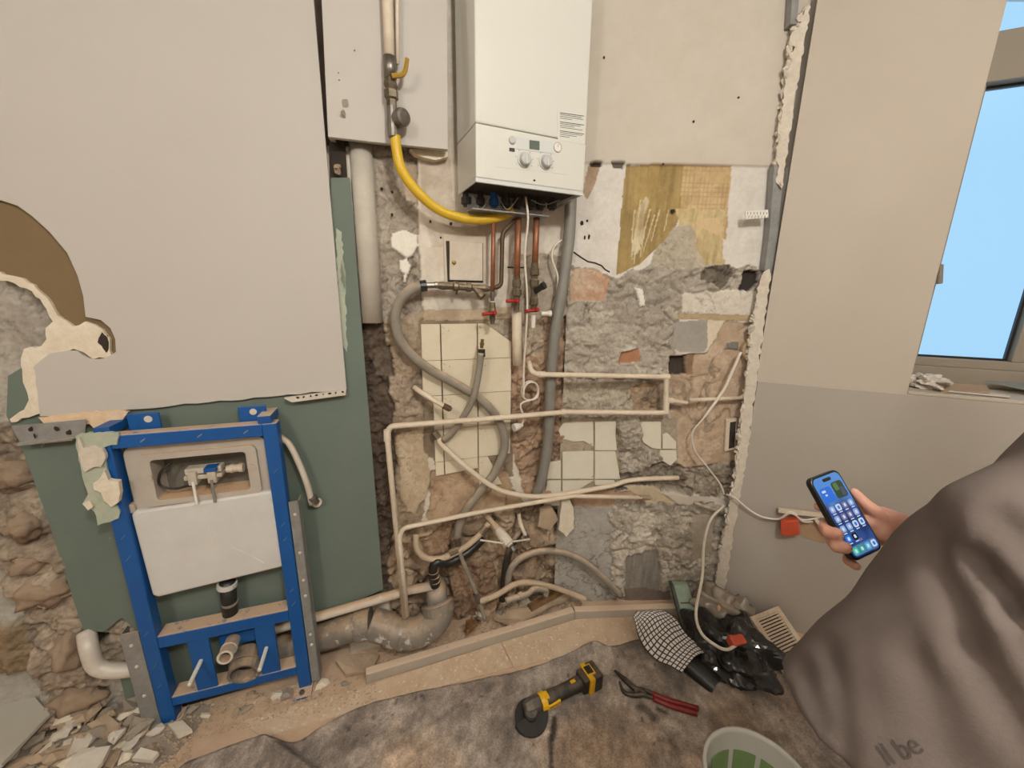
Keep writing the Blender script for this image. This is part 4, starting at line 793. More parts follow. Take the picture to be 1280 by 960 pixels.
mesh('channel_web', plate_g := G().prism([TL.at(x, y, .05) for x, y in ((14, 533), (108, 524), (106, 542), (94, 549), (26, 555))], -TL.n*.002), m_zinc, ch)
mesh('channel_flange', G().prism([TL.at(x, y, .05) for x, y in ((24, 553), (94, 547), (94, 549), (26, 555.5))], TL.n*.012), m_zinc, ch)
for x, y in ((40, 536), (43, 545), (70, 536), (88, 540)): mesh('punched_hole', G().blob(TL.at(x, y, .0505), (.011, .002, .008), .1, x, 2), m_shade_timber, ch)
sp = thing('metal_profile', 'dented galvanised stud strip left of the blue frame', 'metal profile', fL(-.05, -.02, 0))
mesh('strip', fbox(G(), -.055, -.003, -.01, -.004, .0, .42), m_zinc, sp); mesh('lip', fbox(G(), -.055, -.052, -.05, -.004, .0, .42), m_zinc, sp)
for z in (.37, .28, .15): mesh('screw', G().lathe(fL(-.03, -.004, z), TL.n, [(0, .006), (.004, .004)], 8), m_rubw, sp)
sp2 = thing('metal_profile', 'dusty galvanised stud strip right of the blue frame', 'metal profile', fL(.52, -.02, 0))
mesh('strip', fbox(G(), FWD+.003, FWD+.035, -.012, -.004, .02, .83), m_zinc, sp2); mesh('lip', fbox(G(), FWD+.032, FWD+.035, -.05, -.004, .02, .83), m_zinc, sp2)
for z in (.78, .62, .5, .43, .25, .2): mesh('screw', G().lathe(fL(FWD+.019, -.004, z), TL.n, [(0, .006), (.004, .004)], 8), m_rubw, sp2)
pr = thing('perforated_profile', 'thin perforated profile under white board right corner', 'metal profile', TL.at(395, 496, .05))
mesh('strip', G().prism([TL.at(x, y, .052) for x, y in ((355, 498), (432, 488), (432, 494), (365, 503))], -TL.n*.02), m_rubw, pr)
for k in range(8): x = 372+k*8; mesh('punched_hole', G().blob(TL.at(x, 498-(x-365)*.13, .0525), (.008, .002, .004), .1, k, 1), m_shade_timber, pr)
sup = pipe('supply_hose', 'white supply pipe with threaded brass end beside blue frame', [(350, 546, .06), (362, 556, .07), (374, 580, .07), (384, 606, .07), (390, 630, .06)], .0105, m_whpipe,
     parts=[('hex_nut', (391, 622, .075), (401, 634, .06), [(0, .016), (.012, .016), (.013, .012), (.03, .012)], m_steel, 6), ('wall_collar', (396, 628, .02), (396, 628, .05), [(0, .02), (.02, .018)], m_rubw, 12)])
# foam covered elbow low at the left
pipe('lagged_pipe', 'white lagged pipe elbow coming out of the old masonry', [(108, 790, .01), (112, 812, .05), (122, 834, .06), (150, 838, .06), (190, 832, .05)], .026, m_film, seg=14)
# ------------------------------------------------------------------ pieces at the right corner
def ragged(name, label, px, pl, off, th, mat, seed, cat='plaster', step=5, amp=1.8): return plate(name, px, pl, off, th, mat, wr, (step, amp), seed)
ragged('broken_edge', 'crumbling white plaster along upper edge of smooth wall', [(1012, 5), (1002, 22), (988, 44), (986, 56), (994, 58), (982, 82), (980, 110), (977, 145), (972, 165), (970, 200), (974, 208), (970, 228), (977, 236), (982, 206), (990, 150), (1001, 80), (1012, 20)], RW, .006, .035, m_gypsw, 31)
ragged('broken_edge', 'crumbling foam and plaster along lower edge of smooth wall', [(962, 336), (952, 345), (945, 370), (942, 400), (938, 425), (934, 460), (930, 500), (926, 530), (922, 560), (921, 590), (914, 612), (914, 622), (906, 660), (900, 690), (896, 720), (894, 748), (904, 748), (912, 700), (922, 640), (932, 580), (944, 490), (956, 400), (964, 345)], RW, .006, .035, m_gypsw, 32)
def crumble(pts, n, r0, r1, seed):
    r = random.Random(seed); g = G()
    for k in range(n):
        t = k/(n-1)*(len(pts)-1); i = min(int(t), len(pts)-2); f = t-i; x = pts[i][0]+(pts[i+1][0]-pts[i][0])*f; y = pts[i][1]+(pts[i+1][1]-pts[i][1])*f
        rr = r.uniform(r0, r1); g.blob(RW.at(x+r.uniform(-2, 2), y, r.uniform(-.02, .008)), (rr*r.uniform(.6, 1.2), rr*.8, rr*r.uniform(.8, 1.8)), .6, k+seed, 2, 1.8)
    return mesh('crumbling_edge', g, m_gypsw, wr)
crumble([(1004, 14), (990, 45), (984, 80), (979, 120), (975, 160), (972, 200), (974, 230)], 34, .006, .014, 3)
crumble([(958, 342), (947, 372), (941, 410), (934, 460), (929, 510), (923, 560), (919, 600), (909, 645), (901, 690), (896, 744)], 64, .006, .015, 9)
for (p, lab) in ((((1004, -60), (996, 30), (988, 30), (994, -60)), 'galvanised stud showing in the gap at wall top'), (((968, 206), (962, 290), (956, 338), (964, 342), (971, 300), (978, 236), (976, 208)), 'galvanised stud showing in the gap above dark hole')):
    tag(mesh('metal_stud', G().prism([TB.at(x, y, .045) for x, y in p], -TB.n*.03), m_zinc), lab, 'metal profile')
pf = thing('perforated_bead', 'white perforated metal strip sticking out beside the corner', 'metal profile', TB.at(946, 270, .03))
mesh('strip', G().prism([TB.at(x, y, .06) for x, y in ((932, 264), (960, 262), (961, 272), (932, 274))], -TB.n*.004), m_white, pf)
for k in range(7):
    for r in range(2): mesh('punched_hole', G().blob(TB.at(934.5+k*4+r*1.5, 266.5+r*4.4, .0605), (.0045, .001, .006), .05, 1, 1), m_grey, pf)
tag(mesh('cover_disc', G().lathe(TB.at(938, 437, .0), TB.n, [(0, .05), (.02, .05), (.025, .046)], 24), M('beige cap', (176, 154, 124), (160, 138, 110), 14, .7)), 'round beige cap half hidden behind crumbling foam edge', 'cap')
sk = thing('wall_box', 'dark empty wall box in brown plaster by the corner', 'socket box', TB.at(917, 560, .01))
mesh('box_rim', G().prism([TB.at(x, y, .01) for x, y in ((908, 524), (921, 523), (919, 562), (906, 564))], -TB.n*.012), m_cream, sk); mesh('box_inside', G().prism([TB.at(x, y, .012) for x, y in ((913, 528), (920, 527), (918, 559), (911, 561))], -TB.n*.012), m_shade_timber, sk)
# red socket box and wires on the smooth wall
rs = thing('socket_box', 'red orange back box hanging from wires on smooth wall', 'socket box', RW.at(988, 672, .03))
mesh('box', G().prism([RW.at(x, y, .05) for x, y in ((977, 652), (999, 650), (1001, 669), (985, 671), (977, 667))], -RW.n*.04), m_orange, rs, bevel=.006)
mesh('box_lip', G().prism([RW.at(x, y, .052) for x, y in ((976, 651), (984, 650.5), (984, 671), (976, 668))], -RW.n*.004), m_orange, rs, bevel=.002)
tag(mesh('wall_cable', G().tube(catmull([RW.at(908, 618, .01), RW.at(918, 622, .03), RW.at(935, 636, .03), RW.at(952, 646, .03), RW.at(972, 649, .03), RW.at(980, 645, .03), RW.at(990, 640, .03), RW.at(1003, 650, .03), RW.at(1028, 646, .02)]), .0045, 8), m_cable, smooth=True), 'white cable crossing the smooth wall to red back box', 'cable')
tag(mesh('wall_cable', G().tube(catmull([RW.at(978, 648, .02), RW.at(986, 642, .03), RW.at(994, 644, .03), RW.at(1004, 652, .03), RW.at(1016, 652, .02)]), .004, 8), m_cable, smooth=True), 'short twisted cable above the red back box', 'cable')
tag(mesh('wood_stick', G().prism([RW.at(x, y, .03) for x, y in ((973, 636), (1035, 644), (1035, 648), (973, 641))], -RW.n*.015), m_cream), 'narrow cream wooden strip above the red back box', 'stick')
tag(mesh('wood_stick', G().prism([RW.at(x, y, .03) for x, y in ((1018, 650), (1022, 649), (1036, 668), (1031, 669))], -RW.n*.015), m_cream), 'short slanting wooden strip behind the phone', 'stick')
tag(mesh('chase_patch', G().prism([RW.at(x, y, .0065) for x, y in rough_outline([(996, 655), (1018, 650), (1036, 668), (1030, 680), (1005, 672)], 5, 1, 2)], -RW.n*.006), M('chase fill', (176, 146, 116), (158, 130, 104), 20, .9, bump=.4)), 'brown unpainted chase patch below the wooden strips', 'plaster')
# window sill things
tag(mesh('crumpled_film', G().blob(RW.L(.60, -.10, 1.25), (.055, .06, .03), .5, 3, 4, 2.6), m_film), 'crumpled white plastic film on the window sill', 'film')
tag(mesh('cardboard_piece', G().prism([RW.L(u, w, 1.226+h) for u, w, h in ((.62, -.03, .0), (.76, -.04, .012), (.80, -.15, .02), (.66, -.17, .012))], (0, 0, -.004)), m_card), 'bent brown cardboard piece on the window sill', 'cardboard')
tag(mesh('board_offcut', G().prism([RW.L(u, w, z) for u, w, z in ((.80, -.16, 1.262), (1.05, -.02, 1.226), (1.2, -.06, 1.226), (.98, -.18, 1.262))], (0, 0, -.006)), m_folder), 'grey green flat offcut leaning on the window sill', 'offcut')
tag(mesh('card_strip', G().prism([RW.L(u, w, 1.230) for u, w in ((.64, -.03), (.80, -.015), (.82, -.05), (.67, -.07))], (0, 0, -.004)), m_rubw), 'flat white card scrap on the window sill front', 'card')

# ================================================================== FLOOR
def ghull(name, px, z, th, mat, parent=None, bevel=0): return mesh(name, G().prism([Z(x, y, z) for x, y in px], (0, 0, -th)), mat, parent, bevel=bevel)
ghull('floor_tile', [(300, 902), (380, 878), (458, 858), (625, 803), (640.5, 834), (470, 880), (330, 922)], .006, .02, m_ftile, floor)
ghull('floor_tile', [(627, 802.5), (722, 774), (812, 769), (812, 800), (760, 808), (642.5, 833.5)], .006, .02, m_ftile, floor)
K = [Z(458, 856, 0), Z(718, 775, 0), Z(862, 770, 0)]; kz = .05
def kerb(a, b, name='trim_1'):
    d = (b-a).normalized(); n = Vector((-d.y, d.x, 0)); return struct(mesh(name, G().box(a, b-a, n*.035, (0, 0, kz)), m_kerb, bevel=.004))
kerb(K[0], K[1], 'trim_1'); kerb(K[1], K[2], 'trim_2')
# protective fleece
mp = [Z(x, y) for x, y in [(120, 1010), (230, 955), (318, 923), (340, 926), (372, 930), (396, 916), (440, 893), (480, 878), (560, 858), (640, 843), (690, 830), (722, 815), (746, 803), (762, 812), (800, 801), (850, 795), (900, 790), (960, 830), (1010, 860)]]
poly = [(p.x, p.y) for p in mp]+[(2.2, 1.15), (2.2, -1.0), (-.9, -1.0)]
res = .008; xs = np.arange(-1.1, 2.2, res); ys = np.arange(-1.0, 1.6, res); X, Y = np.meshgrid(xs, ys)
msk = inside(X+(fbm(X*9, Y*9, 2)-.5)*.012, Y+(fbm(X*9+7, Y*9, 5)-.5)*.012, poly)
Hm = .010+.008*fbm(X*5, Y*5, 31, 4)+.004*fbm(X*22, Y*22, 33, 3)
f0, f1 = Z(330, 930), Z(440, 1010)        # ruck in the cloth
def segd(ax, ay, bx, by):
    t = np.clip(((X-ax)*(bx-ax)+(Y-ay)*(by-ay))/((bx-ax)**2+(by-ay)**2), 0, 1); return np.hypot(X-ax-t*(bx-ax), Y-ay-t*(by-ay))
Hm += .030*np.exp(-(segd(f0.x, f0.y, f1.x, f1.y)/.018)**2)
for (a, b, h) in (((400, 915), (470, 882), .012), ((690, 830), (740, 806), .014), ((480, 960), (560, 900), .008), ((820, 930), (880, 960), .008)):
    A_, B_ = Z(*a), Z(*b); Hm += h*np.exp(-(segd(A_.x, A_.y, B_.x, B_.y)/.02)**2)
ca, cb = np.array(lin((166, 152, 140))[:3]), np.array(lin((128, 116, 107))[:3]); cp_ = np.array(lin((182, 156, 133))[:3]); dk = np.array(lin((52, 44, 38))[:3])
t1 = np.clip((fbm(X*7, Y*7, 41, 5)-.32)/.36, 0, 1); fib = fbm(X*70, Y*45, 44, 4)
Cm = ca+(cb-ca)*t1[..., None]; t2 = np.clip((fbm(X*3+4, Y*3, 47, 4)-.5)/.2, 0, 1); Cm = Cm+(cp_-Cm)*(t2*.7)[..., None]
Cm = Cm*(.55+.9*fib)[..., None]; Cm = Cm*(.8+.4*np.clip((fbm(X*24, Y*24, 49, 4)-.35)/.3, 0, 1))[..., None]
def stain(a, b, wd, k):
    global Cm
    A_, B_ = Z(*a), Z(*b); m = np.clip(1.3-segd(A_.x, A_.y, B_.x, B_.y)/wd-(fbm(X*40, Y*40, 51, 3)-.5)*1.4, 0, 1)*k; Cm = Cm+(dk-Cm)*m[..., None]
stain((693, 902), (690, 925), .014, .95); stain((688, 925), (689, 965), .010, .9); stain((800, 886), (815, 900), .02, .75); stain((822, 890), (832, 895), .012, .9); stain((838, 930), (842, 945), .02, .5); stain((436, 914), (437, 916), .010, .95); stain((466, 901), (468, 902), .006, .9); stain((528, 874), (530, 875), .008, .9); stain((664, 836), (664, 837), .007, .8); stain((640, 930), (645, 950), .03, .25); stain((780, 905), (790, 930), .03, .35)
sp_ = (vnoise(X*55, Y*55, 61) > .93) & (fbm(X*6, Y*6, 63, 3) > .5); Cm = np.where(sp_[..., None], Cm*.4, Cm)
vid = -np.ones(X.shape, int); vid[msk] = np.arange(msk.sum())
Vv = np.stack([X[msk], Y[msk], Hm[msk]], -1)
q = np.stack([vid[:-1, :-1], vid[:-1, 1:], vid[1:, 1:], vid[1:, :-1]], -1).reshape(-1, 4); q = q[(q >= 0).all(1)]
me = bpy.data.meshes.new('floor_fleece'); me.from_pydata(Vv.tolist(), [], q.tolist()); me.update(); me.materials.append(MV('felt fleece', .8, 160, .97, 140, .4))
color_attr(me, np.concatenate([Cm[msk], np.ones((msk.sum(), 1))], 1)); me.polygons.foreach_set('use_smooth', [True]*len(me.polygons))
mat_o = bpy.data.objects.new('floor_fleece', me); COL.objects.link(mat_o); tag(mat_o, 'stained grey brown protective fleece spread over the floor', 'floor cover')
bm = bmesh.new(); bm.from_mesh(me)
for _ in range(8):
    new = {}
    for v in bm.verts:
        if v.is_boundary:
            nb = [e.other_vert(v) for e in v.link_edges if e.is_boundary]; new[v] = (v.co*2+sum((n.co for n in nb), Vector()))/(2+len(nb))
    for v, c in new.items(): v.co = c
bm.to_mesh(me); bm.free()
sm = mat_o.modifiers.new('solid', 'SOLIDIFY'); sm.thickness = .004; sm.offset = -1
def matz(x, y): 
    i = int(round((x+1.1)/res)); j = int(round((y+1.0)/res))
    return float(Hm[j, i]) if 0 <= j < Hm.shape[0] and 0 <= i < Hm.shape[1] else 0
# ------------------------------------------------------------------ rubble
# mound of fine rubble under the lumps
c_m = Z(95, 925); mres = .012; mx_ = np.arange(-2.3, -.95, mres); my_ = np.arange(.55, 1.35, mres); MX, MY = np.meshgrid(mx_, my_)
mh = 0.04*np.exp(-((MX-c_m.x+.05)/.28)**2-((MY-c_m.y-.05)/.16)**2)-.006+.018*fbm(MX*18, MY*18, 71, 5)*np.exp(-((MX-c_m.x)/.4)**2-((MY-c_m.y)/.25)**2)
gm = G(); ii = np.arange(MX.size).reshape(MX.shape); gm.V = [Vector(v) for v in np.stack([MX, MY, mh], -1).reshape(-1, 3)]; gm.F = [tuple(f) for f in np.stack([ii[:-1, :-1], ii[:-1, 1:], ii[1:, 1:], ii[1:, :-1]], -1).reshape(-1, 4)]
gm.F = [f for f in gm.F if min((gm.V[i]-TL.p).dot(TL.n) for i in f) > .065]
tag(stuff(mesh('rubble_mound', gm, m_rub2, smooth=True)), 'mound of fine plaster rubble below the masonry jamb', 'rubble')
def mound_z(x, y):
    i = int(round((x+2.3)/mres)); j = int(round((y-.55)/mres)); return max(0, float(mh[j, i])) if 0 <= j < mh.shape[0] and 0 <= i < mh.shape[1] else 0
rub_mats = [m_rub, m_rub2, m_rub, m_rubw, m_gyps]
RUBPX = [(15, 960, 60, 905), (60, 955, 130, 905), (130, 950, 200, 905), (90, 905, 180, 880), (60, 900, 110, 890)]
CW_ = {'rubble beige': 'beige', 'rubble grey': 'grey', 'rubble white': 'whitish', 'torn gypsum and paper': 'cream', 'old brown stone': 'dark brown'}
def chunk(x, y, s, k, label, group, flatk=.6, mat=None, zoff=0):
    p = Z(x, y, 0); p = Z(x, y, mound_z(p.x, p.y)); p = Z(x, y, mound_z(p.x, p.y)+s*.28+zoff); g = G().blob(p, (s, s*rnd.uniform(.6, .9), s*flatk), .55, k, 1, 1.4, -s*.32)
    mt = mat or rnd.choice([m_rub, m_rub2, m_rub, m_rub2, m_rub, m_rubw, m_gyps]); cw = CW_[mt.name]; o = mesh('plaster_lump', g, mt); return tag(o, ('small ' if s < .017 else 'fist sized ' if s > .03 else '')+cw+' '+label, 'plaster chunk', cw+(' small ' if s < .017 else ' big ' if s > .03 else ' ')+group)
k = 0
for n in range(150):
    a = RUBPX[n % 5]; x = rnd.uniform(a[0], a[2]); y = rnd.uniform(a[3], a[1]); s = rnd.choice([.010, .014, .018, .022, .028, .036]); k += 1
    chunk(x, y, s, k, 'lump of broken plaster heaped below the old masonry jamb', 'rubble below the masonry jamb', rnd.uniform(.3, .6), zoff=rnd.uniform(0, .012))
for n in range(34):
    x = rnd.uniform(205, 455); y = 905-(x-205)*.205+rnd.uniform(-16, 10); k += 1
    chunk(x, y, rnd.choice([.008, .011, .015, .02, .026]), k, 'lump of broken plaster in the dust under the blue frame', 'rubble under the blue frame', rnd.uniform(.35, .7))
for n in range(40):
    x = rnd.uniform(545, 735); y0 = 800-(x-545)*.27; y = y0+rnd.uniform(-22, -8); k += 1
    chunk(x, y, rnd.choice([.01, .014, .02, .03, .04]), k, 'broken lump in the trench behind the kerb', 'rubble behind the kerb', rnd.uniform(.5, .9), [m_stone, m_rub, m_rub2, m_gyps][k % 4])
for nm, px, z, lab, mt in (('plaster_slab', [(78, 960), (100, 936), (138, 932), (128, 952), (112, 972)], .085, 'flat white plaster slab on the rubble heap', m_rubw), ('plaster_slab', [(165, 948), (176, 934), (198, 940), (190, 950)], .04, 'small pale plaster slab beside the stud strip', m_rubw),
                       ('plaster_slab', [(152, 872), (185, 866), (192, 878), (155, 888)], .06, 'pale broken slab leaning by the stud strip', m_rub2), ('plaster_slab', [(420, 826), (448, 812), (474, 818), (466, 836), (432, 842)], .03, 'dusty flat slab under the soil pipe', m_rub), ('plaster_slab', [(210, 905), (228, 900), (240, 912), (222, 920)], .03, 'broken plasterboard bit at the frame foot', m_gyps),
                       ('plaster_slab', [(618, 772), (690, 742), (715, 745), (640, 780)], .06, 'pale plaster slab lying along the kerb', m_rub), ('plaster_slab', [(108, 905), (135, 893), (150, 906), (128, 922)], .06, 'beige plaster slab in the rubble heap', m_rub)):
    tag(mesh(nm, G().prism([Z(x, y, z+rnd.uniform(-.008, .008)) for x, y in rough_outline(px, 12, 1.2, len(px)+int(px[0][0]))], (0, 0, -.014)), mt), lab, 'plaster chunk')
tag(mesh('timber_piece', G().tube([Z(662, 760, .07), Z(704, 738, .07)], [.022, .02], 6), M('rotten wood', (128, 96, 62), (96, 72, 48), 20, .9, bump=.8)), 'short rotten brown timber piece behind the kerb', 'timber')
tag(mesh('rust_bracket', G().blob(Z(588, 782, .05), (.03, .02, .035), .8, 3, 2, 2), M('rusty tin', (140, 100, 56), (110, 84, 56), 30, .7)), 'crumpled rusty tin scrap beside the soil pipe elbow', 'scrap')
tag(ghull('wall_sheet', [(-90, 850), (8, 832), (62, 892), (2, 955), (-90, 1000)], .10, .0125, M('grey green sheet', (184, 180, 168), (174, 169, 157), 5, .8)), 'pale grey flat board lying left of the masonry jamb', 'board')
# dust and crumbs nobody could count
g = G()
def crumbs(n, fx):
    for _ in range(n):
        x, y, s = fx(); p = Z(x, y, .006); r = s
        V = [p+Vector((rnd.uniform(-r, r), rnd.uniform(-r, r), 0)), p+Vector((r, 0, 0)), p+Vector((-r*.5, r*.8, 0)), p+Vector((-r*.5, -r*.8, 0)), p+Vector((0, 0, r))]
        g.add(V[1:], [(0, 1, 3), (1, 2, 3), (2, 0, 3), (0, 2, 1)])
crumbs(900, lambda: (rnd.uniform(10, 240), rnd.uniform(885, 960), rnd.uniform(.003, .008)))
def fx2():
    x = rnd.uniform(200, 470); return x, 912-(x-200)*.205+rnd.uniform(-24, 20), rnd.uniform(.002, .006)
crumbs(800, fx2)
def fx3():
    x = rnd.uniform(470, 740); return x, 838-(x-470)*.29+rnd.uniform(-24, -6), rnd.uniform(.003, .009)
crumbs(500, fx3)
cr = stuff(mesh('plaster_crumbs', g, m_rub)); tag(cr, 'scattered plaster crumbs and dust along the wall foot', 'crumbs')

# ================================================================== TOOLS ON THE FLEECE
def onmat(px, py, dz): p = Z(px, py, .016); p = Z(px, py, matz(p.x, p.y)+dz); return p
H0 = onmat(664, 884, .038); H1 = onmat(747, 843, .038); ga = (H1-H0); GLn = ga.length; ga.normalize(); gs = ga.cross(Vector((0, 0, 1))).normalized(); gu = gs.cross(ga)
gr = thing('angle_grinder', 'yellow and black cordless angle grinder lying on the fleece', 'power tool', (H0.x, H0.y, matz(H0.x, H0.y)))
gd = (gu*1.0+gs*.35-ga*.1).normalized(); dc = H0-ga*.012-gs*(-.02)-gd*.014
mesh('grinding_disc', G().lathe(dc-gd*.012, gd, [(0, .058), (.003, .058)], 32), M('abrasive disc', (34, 31, 29), (48, 44, 40), 60, .95), gr)
GDl = G(); g1 = gd.cross(ga).normalized(); g2 = g1.cross(gd)
rim = [dc+(g1*math.cos(R(a))+g2*math.sin(R(a)))*.066 for a in range(60, 265, 12)]
V = [p+gd*.01 for p in rim]+[p-gd*.02 for p in rim]; n_ = len(rim); F = [(i, i+1, n_+i+1, n_+i) for i in range(n_-1)]
c_ = len(V); V.append(dc+gd*.012); F += [(i, i+1, c_) for i in range(n_-1)]
mesh('disc_guard', GDl.add(V, F), M('guard steel', (30, 28, 27), (46, 42, 38), 40, .8), gr, solid=.003)
mesh('gear_head', G().lathe(H0-ga*.03+gd*.012, ga, [(0, .012), (.004, .024), (.03, .030), (.055, .028), (.065, .026)], 12), M('dusty tool metal', (72, 66, 60), (120, 112, 104), 35, .5, .4), gr, bevel=.002)
mesh('head_cap', G().lathe(dc, gd, [(0, .026), (.03, .026), (.036, .02)], 16), m_gtool, gr)
mesh('neck_ring', G().lathe(H0+ga*.036, ga, [(0, .0325), (.022, .034), (.024, .031)], 16), m_gyel, gr)
bd = mesh('body', G().lathe(H0+ga*.056, ga, [(0, .030), (.02, .031), (.06, .0265), (.12, .0265), (GLn-.12, .030), (GLn-.105, .033)], 16), m_gtool, gr, smooth=True)
e = H0+ga*.062+gs*.016+gu*.024
lbp = mesh('yellow_badge', G().box(H0+ga*.058+gs*.033-gu*.012, ga*.055, -gs*.012, gu*.022), m_gyel, gr, bevel=.003)
mesh('yellow_cover', G().box(H0+ga*.05-gs*.012+gu*.024, ga*.02, gs*.03, gu*.009), m_gyel, gr, bevel=.003)
mesh('switch_plate', G().box(H0+ga*(GLn-.135)-gs*.006+gu*.024, ga*.022, gs*.012, gu*.006), m_gyel, gr, bevel=.002)
bh = H0+ga*(GLn-.09)
mesh('handle_end', G().box(bh-gs*.032-gu*.03, ga*.03, gs*.064, gu*.068), m_gtool, gr, bevel=.008)
bt = mesh('battery', G().box(bh+ga*.028-gs*.04-gu*.032, ga*.06, gs*.08, gu*.072), m_gtool, gr, bevel=.008)
mesh('battery_band', G().box(bh+ga*.026-gs*.042-gu*.033, ga*.022, gs*.084, gu*.076), m_gyel, bt, bevel=.006)
mesh('battery_window', G().box(bh+ga*.03-gs*.022+gu*.0395, ga*.028, gs*.034, gu*.005), m_black, bt, bevel=.002)
mesh('battery_frame', G().box(bh+ga*.026-gs*.028+gu*.0375, ga*.038, gs*.048, gu*.004), m_gyel, bt, bevel=.003)
for k in range(5): mesh('battery_rib', G().box(bh+ga*.087-gs*(.032-.014*k)-gu*.02, ga*.004, gs*.007, gu*.05), m_black, bt)
def text_mesh(txt, size, O, ux, uy, parent, mat, ext=.0004, name='lettering', shear=0):
    cu_ = bpy.data.curves.new(name, 'FONT'); cu_.body = txt; cu_.size = size; cu_.align_x = 'CENTER'; cu_.align_y = 'CENTER'; cu_.extrude = ext; cu_.shear = shear
    to = bpy.data.objects.new(name, cu_); COL.objects.link(to); bpy.context.view_layer.update()
    me = bpy.data.meshes.new_from_object(to.evaluated_get(bpy.context.evaluated_depsgraph_get())); bpy.data.objects.remove(to); bpy.data.curves.remove(cu_)
    ux = Vector(ux).normalized(); uy = Vector(uy).normalized(); un = ux.cross(uy)
    g = G(); g.add([O+ux*v.co.x+uy*v.co.y+un*v.co.z for v in me.vertices], [tuple(p.vertices) for p in me.polygons])
    bpy.data.meshes.remove(me); return mesh(name, g, mat, parent)
text_mesh('DEWALT', .011, H0+ga*.0855+gs*.0334-gu*.001, ga, gu, lbp, m_ink)
# pliers
P0 = [onmat(x, y, .012) for x, y in ((768, 838), (779, 848), (792, 860), (806, 866))]
pl_ = thing('pump_pliers', 'open pump pliers with dark red handles lying on the fleece', 'pliers', onmat(805, 866, 0))
mesh('upper_jaw', G().tube([P0[0], P0[1], P0[2], P0[3]], [.004, .010, .011, .010], 8), m_gtool, pl_, smooth=True)
mesh('lower_jaw', G().tube(catmull([onmat(774, 852, .010), onmat(780, 865, .010), onmat(792, 869, .010), onmat(808, 868, .012)], 4), [.003, .005, .006, .007, .008, .008, .008, .008, .009, .009, .009, .009, .010], 8), m_gtool, pl_, smooth=True)
mesh('pivot_bolt', G().lathe(onmat(795, 864, .018), (0, 0, 1), [(0, .008), (.006, .007)], 12), m_steel, pl_)
mesh('shank', G().tube([onmat(800, 861, .012), onmat(818, 868, .012)], .008, 8), m_gtool, pl_); mesh('shank', G().tube([onmat(802, 868, .012), onmat(818, 873, .012)], .007, 8), m_gtool, pl_)
mesh('grip', G().tube(catmull([onmat(815, 867, .012), onmat(838, 876, .013), onmat(873, 886, .012)]), .0095, 10), m_rgrip, pl_, smooth=True)
mesh('grip', G().tube(catmull([onmat(816, 873, .012), onmat(840, 883, .013), onmat(871, 892, .012)]), .0095, 10), m_rgrip, pl_, smooth=True)
# ------------------------------------------------------------------ heap in the corner
bag = G(); bc = Z(912, 832, .0); bc.z = .085
bag.blob(bc+Vector((.0, .02, 0)), (.165, .14, .105), .32, 4, 5, 2.0, -.075)
arr = []
for v in bag.V:
    d = v-bc; f = noise.ridged_multi_fractal(Vector((v.x*7, v.y*7, v.z*10)), 1.1, 2.1, 3, 1, 2) if hasattr(noise, 'ridged_multi_fractal') else 0
    kk = noise.fractal(v*16, 1, 2, 4)
    arr.append(v+d.normalized()*(.030*(f-1)+.006*kk) if v.z > .018 else v)
bag.V = arr
tag(mesh('bin_bag', bag, m_bag, smooth=False), 'crumpled black bin bag beside the cream vent grille', 'bag')
clr = G().blob(Z(898, 756, .13), (.10, .07, .07), .5, 9, 4, 2.4); clr.blob(Z(918, 764, .07)+Vector((.03, 0, .01)), (.06, .05, .06), .4, 2, 3, 2.2)
clr.V = [v+Vector((0, 0, 1))*.006*noise.fractal(v*30, 1, 2, 3) for v in clr.V]
tag(mesh('clear_bag', clr, m_clear, smooth=True), 'crumpled dusty clear plastic bag on the black bag', 'bag')
tag(mesh('paper_disc', G().lathe(Z(906, 763, .15), (-.1, -.55, .75), [(0, .032), (.004, .033), (.006, .03)], 20), M('cork disc', (206, 172, 140), (190, 154, 122), 20, .8)), 'round tan disc lying on the clear plastic bag', 'disc')
lv_ = thing('spirit_level', 'green dusty level standing against the corner wall', 'level', Z(862, 780, .0))
q0, q1 = W(839, 726, .05), Z(856, 790, .03); ax_ = (q1-q0)
mesh('level_body', G().box(q0, TB.d*.075, TB.n*.028, ax_), m_gl, lv_, bevel=.004)
mesh('level_edge', G().box(q0-TB.d*.014, TB.d*.014, TB.n*.034, ax_), M('dark green', (58, 66, 58), (74, 82, 70), 20, .5), lv_)
mesh('level_window', G().box(q0+TB.d*.01+ax_*.35+TB.n*.028, TB.d*.055, TB.n*.003, ax_*.02), m_gtool, lv_)
# checked cloth draped on a black gutter piece
gu0, gu1 = Z(846, 808, .06), Z(898, 853, .03); gdv = (gu1-gu0)
gt = thing('gutter_offcut', 'black plastic gutter offcut poking from under checked cloth', 'gutter', Z(880, 852, .0))
side = gdv.cross(Vector((0, 0, 1))).normalized(); up_ = side.cross(gdv).normalized()
g = G(); n_ = 12; V = []
for t in (0, 1):
    for rr in (.052, .047):
        for k in range(n_+1):
            a = R(180*k/n_); V.append(gu0+gdv*t+side*math.cos(a)*rr+up_*(math.sin(a)*rr*.75-.02))
N1 = n_+1; F = []
for k in range(n_): F += [(k, k+1, 2*N1+k+1, 2*N1+k), (N1+k+1, N1+k, 3*N1+k, 3*N1+k+1), (2*N1+k, 2*N1+k+1, 3*N1+k+1, 3*N1+k), (k+1, k, N1+k, N1+k+1)]
F += [(0, 2*N1, 3*N1, N1), (n_, N1+n_, 3*N1+n_, 2*N1+n_)]
mesh('gutter_shell', g.add(V, F), m_black, gt); mesh('gutter_base', G().box(gu0-side*.055-up_*.03, gdv, side*.11, up_*.012), m_black, gt)
